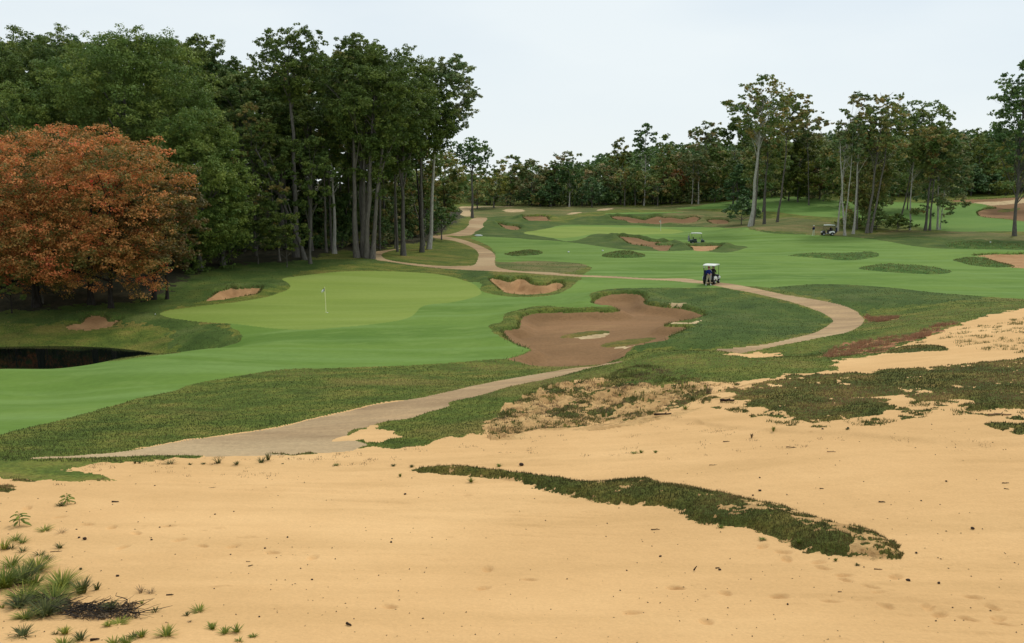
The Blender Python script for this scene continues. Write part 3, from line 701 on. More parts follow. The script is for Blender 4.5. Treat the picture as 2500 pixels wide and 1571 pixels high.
def tubes(chains, sides=6):
    """chains: list of (points (k,3), radii (k)) -> V, F(quads)"""
    Vs = []; Fs = []; off = 0
    an = np.linspace(0, 2 * np.pi, sides, endpoint=False)
    for pts, rad in chains:
        pts = np.asarray(pts, float); k = len(pts)
        tg = np.gradient(pts, axis=0); tg /= np.linalg.norm(tg, axis=1)[:, None] + 1e-9
        ref = np.where(np.abs(tg[:, 2:3]) < .9, np.array([[0, 0, 1.]]), np.array([[1., 0, 0]]))
        u = np.cross(tg, ref); u /= np.linalg.norm(u, axis=1)[:, None] + 1e-9
        v = np.cross(tg, u)
        ring = pts[:, None] + np.asarray(rad)[:, None, None] * (np.cos(an)[None, :, None] * u[:, None] + np.sin(an)[None, :, None] * v[:, None])
        Vs.append(ring.reshape(-1, 3))
        i = np.arange(k - 1)[:, None] * sides; j = np.arange(sides)[None]; j2 = (j + 1) % sides
        Fs.append(np.stack([i + j, i + j2, i + sides + j2, i + sides + j], -1).reshape(-1, 4) + off)
        off += k * sides
    return np.vstack(Vs), np.vstack(Fs)

def leaves(rs, cl, n, size, up=.6, flat_=1.0, tri=False, fill=.5, droop=0.0):
    """cl (m,7): centre, radii, hue. n leaves spread over the clumps by surface; returns V, F, c, v"""
    wgt = cl[:, 3] * cl[:, 5] + .01
    ci = rs.choice(len(cl), n, p=wgt / wgt.sum())
    d = rs.normal(size=(n, 3)); d[:, 2] += .25; d /= np.linalg.norm(d, axis=1)[:, None]
    r = rs.uniform(0, 1, n) ** fill
    lump = .78 + .34 * rs.uniform(size=n)
    P = cl[ci, :3] + d * cl[ci, 3:6] * (r * lump)[:, None]
    nm = d * .8 + rs.normal(size=(n, 3)) * .55; nm[:, 2] += up
    nm /= np.linalg.norm(nm, axis=1)[:, None]
    a = rs.normal(size=(n, 3)); a -= (a * nm).sum(1)[:, None] * nm; a /= np.linalg.norm(a, axis=1)[:, None] + 1e-9
    b = np.cross(nm, a)
    s = size * rs.uniform(.6, 1.35, n)[:, None]
    a = a * s; b = b * s * rs.uniform(.45, .8, n)[:, None]
    if tri:
        V = np.stack([P - a * .55 - b * .4, P + a * .55, P - a * .3 + b * .75], 1).reshape(-1, 3); k = 3
    else:
        bend = nm * s * rs.uniform(-.25, .1, n)[:, None]
        V = np.stack([P - a * .55, P - b * .55 + bend, P + a * .6, P + b * .55 + bend], 1).reshape(-1, 3); k = 4
    F = np.arange(n * k).reshape(n, k)
    c = np.repeat(np.clip(cl[ci, 6] + rs.normal(size=n) * .12, 0, 1), k)
    v = np.repeat(np.clip(rs.normal(.5, .2, n), 0, 1), k)
    return V, F, c, v

def subclump(rs, cl, k=9, rr=.40, off=.95):
    m = len(cl)
    d = rs.normal(size=(m, k, 3)); d[..., 2] += .2; d /= np.linalg.norm(d, axis=2)[..., None]
    o = np.repeat(cl[:, None], k, 1)
    o[..., :3] += d * cl[:, None, 3:6] * off * rs.uniform(.55, 1.2, (m, k, 1))
    o[..., 3:6] *= rr * rs.uniform(.65, 1.3, (m, k, 1))
    o[..., 6] += rs.normal(size=(m, k)) * .09
    return o.reshape(-1, 7)

def crown_clumps(rs, H, hb, rx, ry, kind, nclump, cxo=0.0, cyo=0.0, hue=(0, 1), taper=0.0):
    """leaf clumps packed in an uneven crown envelope"""
    cz = (H + hb) / 2; rz = (H - hb) / 2
    out_ = []
    ph = rs.uniform(0, 6.28, 6)
    tries = 0
    while len(out_) < nclump and tries < nclump * 30:
        tries += 1
        d = rs.normal(size=3); d /= np.linalg.norm(d)
        az = math.atan2(d[1], d[0])
        env = 1 + .11 * math.sin(3 * az + ph[0]) + .09 * math.sin(5 * az + ph[1] + 3 * d[2]) + .09 * math.sin(4 * d[2] + 2 * az + ph[2])
        rr = rs.uniform(.0, 1) ** (.30 if kind != 'airy' else .42)
        d = np.sign(d) * np.abs(d) ** .82
        x, y, z = d * rr * env
        z = min(z, 1.02)
        if kind == 'dome': z = z if z > 0 else z * 1.0; x *= 1.0 + .12 * (1 - abs(z)); y *= 1.0 + .12 * (1 - abs(z))
        if kind == 'vase' and z < 0: x *= (1 + z * .55); y *= (1 + z * .55)
        if kind == 'cone': f = (1 - (z + 1) / 2) * 1.15 + .08; x *= f; y *= f
        if taper: x *= 1 - taper * max(0, z); y *= 1 - taper * max(0, z)
        cr = {'dome': .165, 'vase': .165, 'airy': .13, 'cone': .15, 'layer': .14}[kind] * (rx + ry + rz) / 3 * rs.uniform(.6, 1.3)
        sc = 1 - .5 * cr / max(rx, .1)
        p = (cxo + x * rx * sc, cyo + y * ry * sc, cz + z * (rz - cr * .6))
        zr = cr * {'dome': .68, 'vase': .66, 'airy': .62, 'cone': .38, 'layer': .5}[kind]
        out_.append((*p, cr, cr, zr, rs.uniform(*hue)))
    for dx, dz in ((0, 1), (-.2, .93), (.22, .92), (-.95, .1), (.95, .1), (-.88, -.1), (.88, .25)):
        f = (1 - (dz + 1) / 2) * 1.15 + .08 if kind == 'cone' else (1 - taper * max(0, dz) if taper else 1)
        cr = (.19 if kind == 'dome' else .15) * (rx + ry + rz) / 3
        out_.append((cxo + dx * (rx - cr) * f, cyo, cz + dz * (rz - cr * .7), cr, cr, cr * .6, rs.uniform(*hue)))
    return np.array(out_)

def px_place(px, py, Y=None):
    """ground spot under a photo column at distance Y (or where the base pixel meets the ground)"""
    if Y is None: return ground_at(px, py)
    X = (px - CX) / FP * Y
    for _ in range(3):
        z = gz(X, Y); dep = Y * CT - (z - CAMZ) * ST; X = (px - CX) / FP * dep
    return X, Y, gz(X, Y)
def z_at(py, Y): return CAMZ + pxdir(0, py)[1] * Y

def make_tree(name, label, px, Y, top, wpx, bot, kind='vase', leaf='green', bark='grey', n=9000, ncl=60, tr=.28, stems=None, cxp=0.0, seed=1,
              size=None, hue=(0, 1), base=None, group=None, cat='tree', limbs=14, taper=0., ry=None, tri=False, lean=0.0, fill=.38, up=.65, extra=None, bare=0, cov=None):
    rs = np.random.RandomState(seed)
    X, Y, Z = px_place(px, base, Y)
    H = z_at(top, Y) - Z; hb = max(.2, z_at(bot, Y) - Z)
    sc = Y / FP
    rx = wpx * sc / 2; ryy = ry if ry else rx * .9
    cxo = cxp * sc
    size = size or max(.12, (.0022 if Y < 140 else .0023) * Y)
    ncl = int(ncl * (2.0 if kind != 'airy' else 1.7))
    cov = cov or {'dome': 6.0, 'vase': 7.0, 'airy': 5.0, 'cone': 5.0, 'layer': 6.5}[kind]
    cl = crown_clumps(rs, H, hb, rx, ryy, kind, ncl, cxo, 0, hue, taper)
    if extra:                        # extra low sprays: (dx px, photo y, width px)
        for ex, ey, ew in extra:
            for _ in range(7):
                q = ew * sc / 2
                cl = np.vstack([cl, (ex * sc + rs.normal() * q * .5, rs.normal() * q * .4, z_at(ey, Y) - Z + rs.normal() * q * .25, q * .5, q * .5, q * .3, rs.uniform(*hue))])
    root = empty(name, (X, Y, Z))
    tag(root, label, cat, group)
    # trunk(s) and limbs
    chains = []
    stems = stems or [(0.0, 0.0, 1.0, 0.0)]         # (dx at foot px, dx at crown px, radius factor, dy)
    zt = hb + (H - hb) * .62
    tops = []
    for k, (dx0, dx1, rf_, dy) in enumerate(stems):
        kk = 9
        t = np.linspace(0, 1, kk)
        wob = np.cumsum(rs.normal(size=(kk, 2)) * .06 * zt / 12, 0); wob[0] = 0
        xs = dx0 * sc + (dx1 * sc - dx0 * sc + cxo * .6) * t ** 1.15 + wob[:, 0]
        yy = dy + wob[:, 1]
        zs = -.25 + (zt + .25) * t
        rad = tr * rf_ * (1 - .72 * t) * (1 + .55 * np.exp(-t * 22))
        p = np.stack([xs, yy, zs], 1)
        chains.append((p, rad)); tops.append((p, rad))
    idx = rs.permutation(len(cl))[:limbs]
    for i in idx:
        p, rad = tops[rs.randint(len(tops))]
        c = cl[i, :3]
        s = np.clip((c[2] - rs.uniform(.15, .45) * (H - hb) * .9) / zt, .25, .97)
        j = s * (len(p) - 1); j0 = int(j); f = j - j0; j1 = min(j0 + 1, len(p) - 1)
        a = p[j0] * (1 - f) + p[j1] * f; ra = (rad[j0] * (1 - f) + rad[j1] * f) * (.62 if kind != 'airy' else .42)
        t = np.linspace(0, 1, 6)[:, None]
        mid = (a + c) / 2 + np.array([0, 0, (c[2] - a[2]) * .12]) + rs.normal(size=3) * .2
        q = (1 - t) ** 2 * a + 2 * t * (1 - t) * mid + t ** 2 * c
        chains.append((q, ra * (1 - .85 * t[:, 0])))
        for _ in range(2 if kind in ('airy', 'vase') else 1):            # twigs
            s0 = q[rs.randint(2, 5)]; e1 = c + rs.normal(size=3) * cl[i, 3] * .9
            tt = np.linspace(0, 1, 4)[:, None]
            chains.append((s0 * (1 - tt) + e1 * tt + rs.normal(size=(4, 3)) * .06, ra * .35 * (1 - .8 * tt[:, 0])))
    for _ in range(bare):                                               # bare twigs standing out of the crown
        i = rs.randint(len(cl)); c = cl[i, :3]; d = rs.normal(size=3); d[2] = abs(d[2]) * .8; d /= np.linalg.norm(d)
        e1 = c + d * cl[i, 3] * rs.uniform(1.2, 2.2); tt = np.linspace(0, 1, 4)[:, None]
        chains.append((c * (1 - tt) + e1 * tt + rs.normal(size=(4, 3)) * .05, (.03 + .0002 * Y) * (1 - .6 * tt[:, 0])))
    V, F = tubes(chains, 7 if Y < 130 else 5)
    t_ = obj('trunk', np_mesh('trunk', V, F, BM[bark]), root)
    if tri: up = 1.0
    n = int(min(190000, cov * math.pi * rx * max(.5, (H - hb) / 2) / ((.36 if tri else .39) * size * size)))
    V, F, c, v = leaves(rs, subclump(rs, cl), n, size, tri=tri, fill=fill, up=up)
    obj('crown', np_mesh('crown', V, F, LM[leaf], smooth=False, attrs={'c': c, 'v': v}), root)
    return root
# ------------------------------------------------------------------ the trees, one by one
TS = [0]
def T(name, label, px, Y, top, w, bot, **k):
    TS[0] += 1
    k.setdefault('seed', 100 + TS[0])
    return make_tree(name, label, px, Y, top, w, bot, **k)
GL = 'tall green trees of the left wood'
# far left green canopy, back to front
T('maple_tree', 'tall green tree at the far left edge of the wood, behind the red maple', 20, 112, 82, 320, 480, kind='dome', leaf='green', n=17000, ncl=110, group=GL, limbs=10)
T('maple_tree', 'full green tree whose top rises between the far left one and the largest crown', 165, 118, 72, 320, 420, kind='dome', leaf='green', n=16000, ncl=100, group=GL, limbs=8)
T('maple_tree', 'second green crown from the left edge, lower and in front, above the red maple', 70, 97, 195, 260, 560, kind='dome', leaf='bright', n=17000, ncl=100, group=GL, limbs=8)
T('maple_tree', 'largest green crown of the wood, highest point left of the gap of sky', 335, 100, 62, 400, 560, kind='dome', leaf='bright', n=34000, ncl=170, group=GL, limbs=14, taper=.15, tr=.5)
T('maple_tree', 'dark green tree behind the largest crown on its right, with a loose airy top', 500, 122, 78, 190, 400, kind='vase', leaf='green', n=12000, ncl=70, group=GL, cxp=10, bare=20)
T('maple_tree', 'green tree right of the red maple whose leaves reach down to the grass', 490, 95, 255, 240, 655, kind='dome', leaf='bright', n=30000, ncl=150, group=GL, limbs=10, taper=.25)
T('maple_tree', 'smaller green tree bulging right from the leafy wall, in front of the dark interior', 545, 99, 350, 150, 650, kind='dome', leaf='bright', n=14000, ncl=80, group=GL, limbs=8, taper=.2)
T('maple_tree', 'green tree standing in shade directly behind the red maple', 250, 96, 250, 330, 660, kind='dome', leaf='green', n=22000, ncl=120, group=GL, limbs=8)
T('maple_tree', 'olive green tree filling the dip below the gap of sky', 612, 117, 172, 150, 400, kind='vase', leaf='olive', ncl=60, group=GL, hue=(0, .5), bare=10)
T('maple_tree', 'olive green tree right of the dip, behind the open topped tall tree', 690, 120, 186, 160, 420, kind='vase', leaf='olive', ncl=60, group=GL, hue=(0, .6))
T('maple_tree', 'dark shaded tree directly behind the straight trunk under the open flat top', 760, 116, 230, 170, 420, kind='vase', leaf='green', ncl=60, group=GL)
# the red maple in front, with its neighbours under it
T('red_maple', 'big spreading maple with orange red autumn leaves at the left edge', 150, 77, 303, 690, 730, kind='layer', leaf='red', bark='dark', n=52000, ncl=420, tr=.34, limbs=22,
  size=.17, cxp=-25, fill=.32, up=.9, ry=9, hue=(.02, .78), cov=8, stems=[(-60, -60, 1, 0), (60, 90, .8, 1.0), (130, 160, .6, -.6)], cat='maple tree')
T('red_maple', 'yellow brown lower maple at the right shoulder of the red one', 395, 80, 430, 215, 668, kind='layer', leaf='rust', bark='dark', n=15000, ncl=110, tr=.2, hue=(.0, .32), ry=6, fill=.35, up=.8, size=.22,
  stems=[(-20, -5, 1, 0), (10, 22, .7, .3)], cat='maple tree')
T('young_tree', 'thin shaded sapling under the far left skirt of the red maple', 30, 75, 640, 110, 730, kind='airy', leaf='olive', bark='dark', n=2200, ncl=26, tr=.07, cat='sapling')
T('young_tree', 'thin dark sapling below the middle of the red maple', 105, 78, 600, 90, 720, kind='airy', leaf='dark', bark='mid', n=1600, ncl=22, tr=.07, cat='sapling')
# tall trees round the gap
T('maple_tree', 'tall green tree with an open flat top just right of the gap of sky', 722, 108, 64, 190, 260, kind='vase', leaf='green', bark='grey', n=13000, ncl=75, tr=.36, group=GL, base=None, bare=14, ry=5, fill=.55, extra=[(-30, 400, 50), (15, 350, 60)])
T('maple_tree', 'tall green tree in the centre of the wood behind the clustered trunks', 885, 112, 82, 170, 400, kind='vase', leaf='green', n=15000, ncl=80, group=GL, tr=.3)
T('multi_stem_maple', 'cluster of five thick grey trunks under one dark green crown', 890, 110, 120, 260, 410, kind='vase', leaf='green', bark='mid', n=24000, ncl=120, group=GL, tr=.34, cxp=30,
  stems=[(-18, -38, 1, 0), (-4, -8, .8, .7), (6, 10, 1, 0), (20, 40, .85, -.3), (-9, 20, .7, 1.2)], extra=[(-25, 425, 60), (10, 418, 80), (35, 470, 50), (60, 400, 60)], limbs=20)
T('maple_tree', 'rounded green tree at the right end of the tall wood', 985, 118, 118, 200, 420, kind='vase', leaf='green', n=18000, ncl=90, group=GL, tr=.3, extra=[(-10, 345, 70), (-25, 400, 80)])
T('oak_tree', 'bronze tree with pale upright trunk at the right corner of the tall wood', 1047, 128, 140, 190, 345, kind='vase', leaf='brown', bark='pale', n=9000, ncl=70, tr=.30, cxp=42, base=None, bare=18, hue=(0, .55), ry=5)
T('maple_tree', 'green tree filling the gap beside the pale trunk, leaning over the path', 1030, 124, 190, 170, 400, kind='vase', leaf='green', n=12000, ncl=70, group=GL, cxp=10)
# trunks that stand at the front of the dark interior
T('leaning_tree', 'leaning forked grey trunk crossing behind the straight one near the gap', 745, 106, 300, 130, 470, kind='airy', leaf='green', bark='grey', n=2500, ncl=26, tr=.26, cxp=-90, stems=[(0, -60, 1, 0), (2, -25, .6, .3)])
T('slim_tree', 'slim grey trunk right of the straight trunk, foliage tuft at mid height', 758, 103, 330, 110, 540, kind='airy', leaf='green', bark='grey', n=3200, ncl=30, tr=.18, cxp=15, group='slim trunks at the wood edge')
T('slim_tree', 'slim trunk left of the pale crooked trunk', 797, 115, 300, 90, 450, kind='airy', leaf='green', bark='mid', n=2600, ncl=26, tr=.17, group='slim trunks at the wood edge')
T('beech_tree', 'pale crooked trunk with a forked top left of the trunk cluster', 817, 114, 360, 110, 460, kind='airy', leaf='green', bark='pale', n=2600, ncl=30, tr=.26, cxp=-10, cat='tree')
T('slim_tree', 'pale slim trunk standing alone in the dark between cluster and leaning black trunk', 968, 128, 330, 100, 440, kind='airy', leaf='green', bark='pale', n=2600, ncl=30, tr=.24, group='slim trunks at the wood edge')
T('leaning_tree', 'blackish trunk leaning left beside the pale upright trunk', 1030, 127, 330, 90, 400, kind='airy', leaf='green', bark='dark', n=2200, ncl=22, tr=.22, cxp=-26)
T('slim_tree', 'thin pale trunk bending left from the foot of the blackish trunk', 1038, 131, 440, 60, 500, kind='airy', leaf='olive', bark='mid', n=700, ncl=12, tr=.13, cxp=-50, group='slim trunks at the wood edge')
T('slim_tree', 'thin pale trunk leaning right near the leafy wall on the left', 683, 104, 400, 110, 560, kind='airy', leaf='olive', bark='mid', n=3000, ncl=30, tr=.15, cxp=-18, group='slim trunks at the wood edge')
T('slim_tree', 'slim trunk nearest the leafy wall, half hidden by it', 625, 108, 250, 120, 430, kind='airy', leaf='olive', bark='grey', n=3200, ncl=30, tr=.15, group='slim trunks at the wood edge')
T('young_tree', 'low yellow green sapling in front of the leaning trunk', 700, 100, 520, 130, 620, kind='airy', leaf='yellow', bark='grey', n=2600, ncl=36, tr=.05, cat='sapling', hue=(0, .5), size=.22)
T('young_tree', 'young leafy tree left of the sapling in front of the dark wood', 630, 101, 460, 120, 620, kind='airy', leaf='green', bark='grey', n=4200, ncl=44, tr=.06, cat='sapling', size=.24)
T('young_tree', 'small round tree beside the bend of the cart path', 1078, 140, 505, 80, 556, kind='airy', leaf='dark', bark='grey', n=2600, ncl=36, tr=.13, cat='small tree')
T('oak_tree', 'round open crowned dark oak standing alone right of the tall wood', 1153, 205, 333, 108, 418, kind='airy', leaf='dark', bark='grey', n=3800, ncl=75, tr=.3, limbs=40, fill=.5, ry=5.5, cat='oak')
T('brown_tree', 'olive brown tree left of the lone oak, above the small round tree', 1085, 175, 372, 120, 540, kind='vase', leaf='olive', n=9000, ncl=70, tr=.25, cat='tree')
T('brown_tree', 'brownish low tree below the corner of the tall wood', 1035, 150, 330, 100, 520, kind='vase', leaf='olive', n=7000, ncl=60, tr=.25, cat='tree')
# centre tree line, left to right
CT_ = 'trees of the far central tree line'
for (lab, px, Y, top, ww, bot, kd, lf, bk, n) in (
 ('yellow green tree at the left end of the far tree line under the oak', 1205, 238, 420, 75, 480, 'dome', 'yellow', 'grey', 3000),
 ('dark green low tree under the lone oak', 1165, 232, 440, 100, 500, 'dome', 'olive', 'grey', 4000),
 ('loose topped olive tree third from the left of the far line', 1245, 250, 378, 80, 480, 'vase', 'olive', 'grey', 3200),
 ('grey brown broad tree right of the loose topped one', 1298, 252, 388, 105, 490, 'dome', 'brown', 'grey', 5000),
 ('half bare airy tree before the low notch in the tree line', 1352, 250, 392, 70, 470, 'airy', 'olive', 'mid', 900),
 ('half bare tree with reddish twigs rising at the notch', 1385, 250, 368, 80, 450, 'airy', 'brown', 'mid', 1300),
 ('dark bluish evergreen below the half bare trees', 1345, 246, 430, 80, 500, 'cone', 'fir', 'grey', 3500),
 ('dark tree with a bare pale trunk showing under it', 1390, 244, 395, 75, 466, 'vase', 'dark', 'pale', 3400),
 ('small greyish green tree with rounded top in front of the line', 1445, 243, 432, 55, 500, 'dome', 'fir', 'grey', 2300),
 ('brown tree behind the small rounded one', 1470, 256, 400, 90, 490, 'dome', 'brown', 'grey', 3800),
 ('pale loose tree standing above the line left of the tallest sparse one', 1512, 258, 336, 58, 440, 'airy', 'yellow', 'pale', 1000),
 ('green tree with slim grey trunks beneath it', 1535, 247, 410, 80, 470, 'vase', 'olive', 'mid', 3200),
 ('tallest sparse tree of the line, thin with a small tufted head', 1572, 246, 301, 58, 400, 'airy', 'dark', 'pale', 850),
 ('narrow column shaped tree right of the tallest sparse one', 1618, 252, 328, 44, 470, 'dome', 'olive', 'grey', 2600),
 ('layered green tree with drooping branches in the middle of the line', 1605, 245, 425, 105, 488, 'layer', 'olive', 'mid', 4200),
 ('orange tree glowing in the middle of the line', 1650, 252, 412, 62, 460, 'dome', 'rust', 'grey', 2200),
 ('yellowish tree behind the orange one', 1665, 262, 366, 60, 440, 'dome', 'yellow', 'grey', 1900),
 ('brown tree with two pale trunks near the right end of the line', 1697, 246, 350, 100, 440, 'vase', 'brown', 'pale', 4600),
 ('dull green tree behind the twin pale trunks', 1725, 255, 380, 90, 480, 'vase', 'olive', 'grey', 3600),
 ('bronze airy tree leaning over the right end of the line', 1722, 262, 296, 100, 370, 'airy', 'brown', 'mid', 2300),
 ('big dark green tree beside the tall twin topped trees', 1790, 240, 282, 120, 470, 'dome', 'green', 'grey', 7500),
 ('dark hemlock behind the low spreading one', 1800, 232, 400, 110, 500, 'cone', 'fir', 'grey', 5200)):
    bs = {'brown tree with two pale trunks near the right end of the line': [(-8, -10, .7, 0), (8, 4, 1, 0)],
          'green tree with slim grey trunks beneath it': [(-10, -8, 1, 0), (16, 12, .8, 0)]}.get(lab)
    nm = {'fir': 'hemlock_tree', 'dark': 'oak_tree'}.get(lf, 'woodland_tree')
    T(nm, lab, px, Y, top, ww, bot, kind=kd, leaf=lf, bark=bk, n=n, ncl=34 if kd != 'airy' else 42, tr=.2, group=CT_, stems=bs, limbs=10 if kd != 'airy' else 26, tri=True, bare=18 if kd == 'airy' else 0)
# right hand groups
RG = 'tall slender trees of the right hand groups'
T('beech_tree', 'tallest right hand tree, pale trunk and bronze green crown', 1846, 171, 180, 130, 345, kind='airy', leaf='olive', bark='pale', n=7000, ncl=110, tr=.36, group=RG, limbs=40, bare=24, ry=4.5, extra=[(-60, 265, 46), (-80, 250, 34)], stems=[(-14, 2, 1, 0)], cxp=6)
T('beech_tree', 'slim pale trunk just left of the tallest right hand tree', 1838, 182, 260, 70, 400, kind='airy', leaf='brown', bark='mid', n=1500, ncl=30, tr=.2, group=RG)
T('beech_tree', 'grey trunk close behind the tallest right hand tree', 1866, 184, 300, 70, 420, kind='airy', leaf='olive', bark='grey', n=1800, ncl=30, tr=.28, group=RG)
T('oak_tree', 'green topped tree right of the tallest one, flat crown', 1898, 188, 224, 100, 350, kind='airy', leaf='olive', bark='mid', n=3800, ncl=70, tr=.24, group=RG, limbs=34, bare=14, cxp=24, ry=4)
T('brown_tree', 'half bare tree falling away right of the flat crowned one', 1975, 225, 265, 110, 350, kind='airy', leaf='brown', bark='mid', n=900, ncl=46, tr=.16, limbs=40, bare=40, ry=4, cxp=-12)
T('woodland_tree', 'yellow green broad tree below the flat crown', 1925, 236, 310, 130, 480, kind='dome', leaf='yellow', n=7500, ncl=60, tr=.2, hue=(0, .55), tri=True)
T('woodland_tree', 'brown broad tree between the two right hand groups', 2000, 243, 332, 120, 490, kind='dome', leaf='brown', n=6500, ncl=60, tr=.2, tri=True)
T('woodland_tree', 'rusty layered tree hanging over the pale far fairway', 2010, 238, 395, 110, 470, kind='layer', leaf='rust', bark='mid', n=3800, ncl=50, tr=.15, tri=True, hue=(0, .7))
for (lab, px, Y, top, ww, bot, lf) in (
 ('broad green brown tree filling in behind the tallest right hand tree', 1862, 214, 292, 120, 480, 'olive'),
 ('second yellow green tree right behind the flat crown', 1948, 232, 318, 110, 490, 'yellow'),
 ('dusky olive tree at the left shoulder of the middle group', 2050, 222, 322, 110, 500, 'olive'),
 ('bronze tree low behind the middle of the slender row', 2130, 205, 335, 120, 520, 'brown'),
 ('bronze green tree behind the double trunk right of the gap', 2262, 200, 318, 120, 500, 'olive'),
 ('dark green tree far behind the gap in the middle group', 2175, 262, 330, 120, 490, 'dark')):
    T('woodland_tree', lab, px, Y, top, ww, bot, kind='dome', leaf=lf, ncl=45, tr=.16, tri=True, hue=(0, .8), group='filled trees behind the slender groups', limbs=8)
T('hemlock_bush', 'low spreading hemlock left of the pale trunks', 1810, 190, 475, 105, 537, kind='cone', leaf='fir', bark='mid', n=3800, ncl=60, tr=.12, cat='small tree')
RR = 'slender trees standing beside the second cart'
T('beech_tree', 'slender tree with a reddish half bare top above the second cart', 2045, 163, 225, 105, 390, kind='airy', leaf='brown', bark='pale', n=2300, ncl=60, tr=.17, group=RR, limbs=50, bare=50, cxp=30, ry=4)
T('beech_tree', 'forked pale trunk, second of the slender row beside the cart', 2063, 158, 300, 85, 400, kind='airy', leaf='brown', bark='pale', n=1500, ncl=36, tr=.2, group=RR, bare=14, stems=[(0, -22, 1, 0), (-2, 2, .7, 0)], hue=(0, .5))
T('beech_tree', 'curving pale trunk, third of the slender row', 2083, 160, 290, 80, 400, kind='airy', leaf='olive', bark='pale', n=1700, ncl=36, tr=.21, group=RR, bare=12)
T('beech_tree', 'thin straight trunk between the third and the thick fourth', 2092, 166, 330, 60, 430, kind='airy', leaf='brown', bark='mid', n=1200, ncl=26, tr=.13, group=RR)
T('oak_tree', 'thick pair of trunks under a dense bronze green crown in the middle group', 2118, 161, 232, 120, 400, kind='airy', leaf='olive', bark='mid', n=6000, ncl=80, tr=.25, group=RR, limbs=40, bare=16, stems=[(-2, 0, 1, 0), (10, 34, .85, .4)], cxp=24, ry=4)
T('oak_tree', 'flat spreading olive crown forming the right top of the middle group', 2192, 170, 244, 190, 350, kind='airy', leaf='olive', bark='mid', n=8500, ncl=105, tr=.17, group=RR, limbs=50, bare=22, cxp=30, ry=4.5, stems=[(0, 26, 1, 0)], hue=(0, .6))
T('beech_tree', 'straight pale trunk right of the gap in the middle group', 2221, 165, 330, 100, 430, kind='airy', leaf='olive', bark='pale', n=2600, ncl=40, tr=.17, group=RR, hue=(0, .7))
T('oak_tree', 'dark double trunk with drooping low boughs right of the gap', 2261, 164, 300, 130, 440, kind='vase', leaf='olive', bark='grey', n=4200, ncl=50, tr=.24, group=RR, stems=[(-2, -8, 1, 0), (9, 4, .8, 0)], extra=[(-30, 515, 30)], cxp=10)
T('beech_tree', 'crooked pale trunk with brown leaves at the right end of the middle group', 2290, 166, 330, 130, 540, kind='airy', leaf='brown', bark='pale', n=4800, ncl=80, tr=.2, group=RR, stems=[(0, -15, 1, 0), (5, 12, .5, 0)], cxp=8, hue=(0, .7))
T('woodland_tree', 'brownish filled tree behind the slender row', 2105, 176, 320, 150, 545, kind='vase', leaf='olive', n=8000, ncl=90, tr=.15, hue=(.3, .9))
T('woodland_tree', 'dull olive tree behind the flat spreading crown', 2215, 215, 330, 160, 480, kind='dome', leaf='olive', n=7000, ncl=70, tr=.15, tri=True, hue=(.1, .8))
T('hemlock_bush', 'dark undergrowth bush at the feet of the slender row', 2140, 166, 505, 110, 568, kind='cone', leaf='olive', bark='mid', n=4600, ncl=70, tr=.08, cat='bush', hue=(0, .4), fill=.6)
T('hemlock_bush', 'drooping leafy bush right of the undergrowth at the slender row', 2190, 163, 520, 90, 572, kind='cone', leaf='green', bark='mid', n=2200, ncl=40, tr=.06, cat='bush')
T('hemlock_bush', 'second dark undergrowth bush close to the second cart', 2075, 168, 520, 80, 570, kind='cone', leaf='olive', bark='mid', n=3000, ncl=50, tr=.06, cat='bush', hue=(.2, .7))
T('oak_tree', 'tall dark tree cut by the right edge, slim trunk and airy crown', 2477, 150, 140, 190, 440, kind='airy', leaf='dark', bark='grey', n=5200, ncl=110, tr=.29, limbs=60, bare=20, ry=5, cxp=10, cat='tree')
T('woodland_tree', 'orange and yellow lower tree behind the tall one at the right edge', 2480, 215, 325, 110, 450, kind='dome', leaf='yellow', n=4200, ncl=50, tr=.15, tri=True)
for (lab, px, Y, top, ww, bot, kd, lf, n) in (
 ('dark green tree right of the crooked pale trunk on the far hill edge', 2320, 262, 318, 90, 490, 'dome', 'dark', 4200),
 ('brown dark crown in the hill wood right of the middle group', 2355, 275, 330, 90, 480, 'dome', 'brown', 3800),
 ('large yellow green crown on the far right hill edge', 2385, 255, 330, 105, 480, 'dome', 'yellow', 5200),
 ('dark bluish tree next to the yellow green crown', 2440, 262, 312, 85, 480, 'dome', 'dark', 4400),
 ('low dark hemlock under the yellow green crown', 2370, 248, 400, 120, 492, 'cone', 'fir', 4200),
 ('low dark hemlock at the right edge of the hill wood', 2440, 250, 410, 110, 488, 'cone', 'fir', 4200),
 ('small yellow green tree at the foot of the hill wood', 2455, 243, 440, 60, 486, 'dome', 'yellow', 1800),
 ('olive tree filling the corner of the hill wood above the sand', 2500, 255, 380, 100, 480, 'dome', 'olive', 3600)):
    T('hemlock_tree' if lf == 'fir' else 'woodland_tree', lab, px, Y, top, ww, bot, kind=kd, leaf=lf, n=n, ncl=40, tr=.2, group='trees of the far right hill edge', tri=True, limbs=6, hue=(0, .7) if lf == 'yellow' else (0, 1))

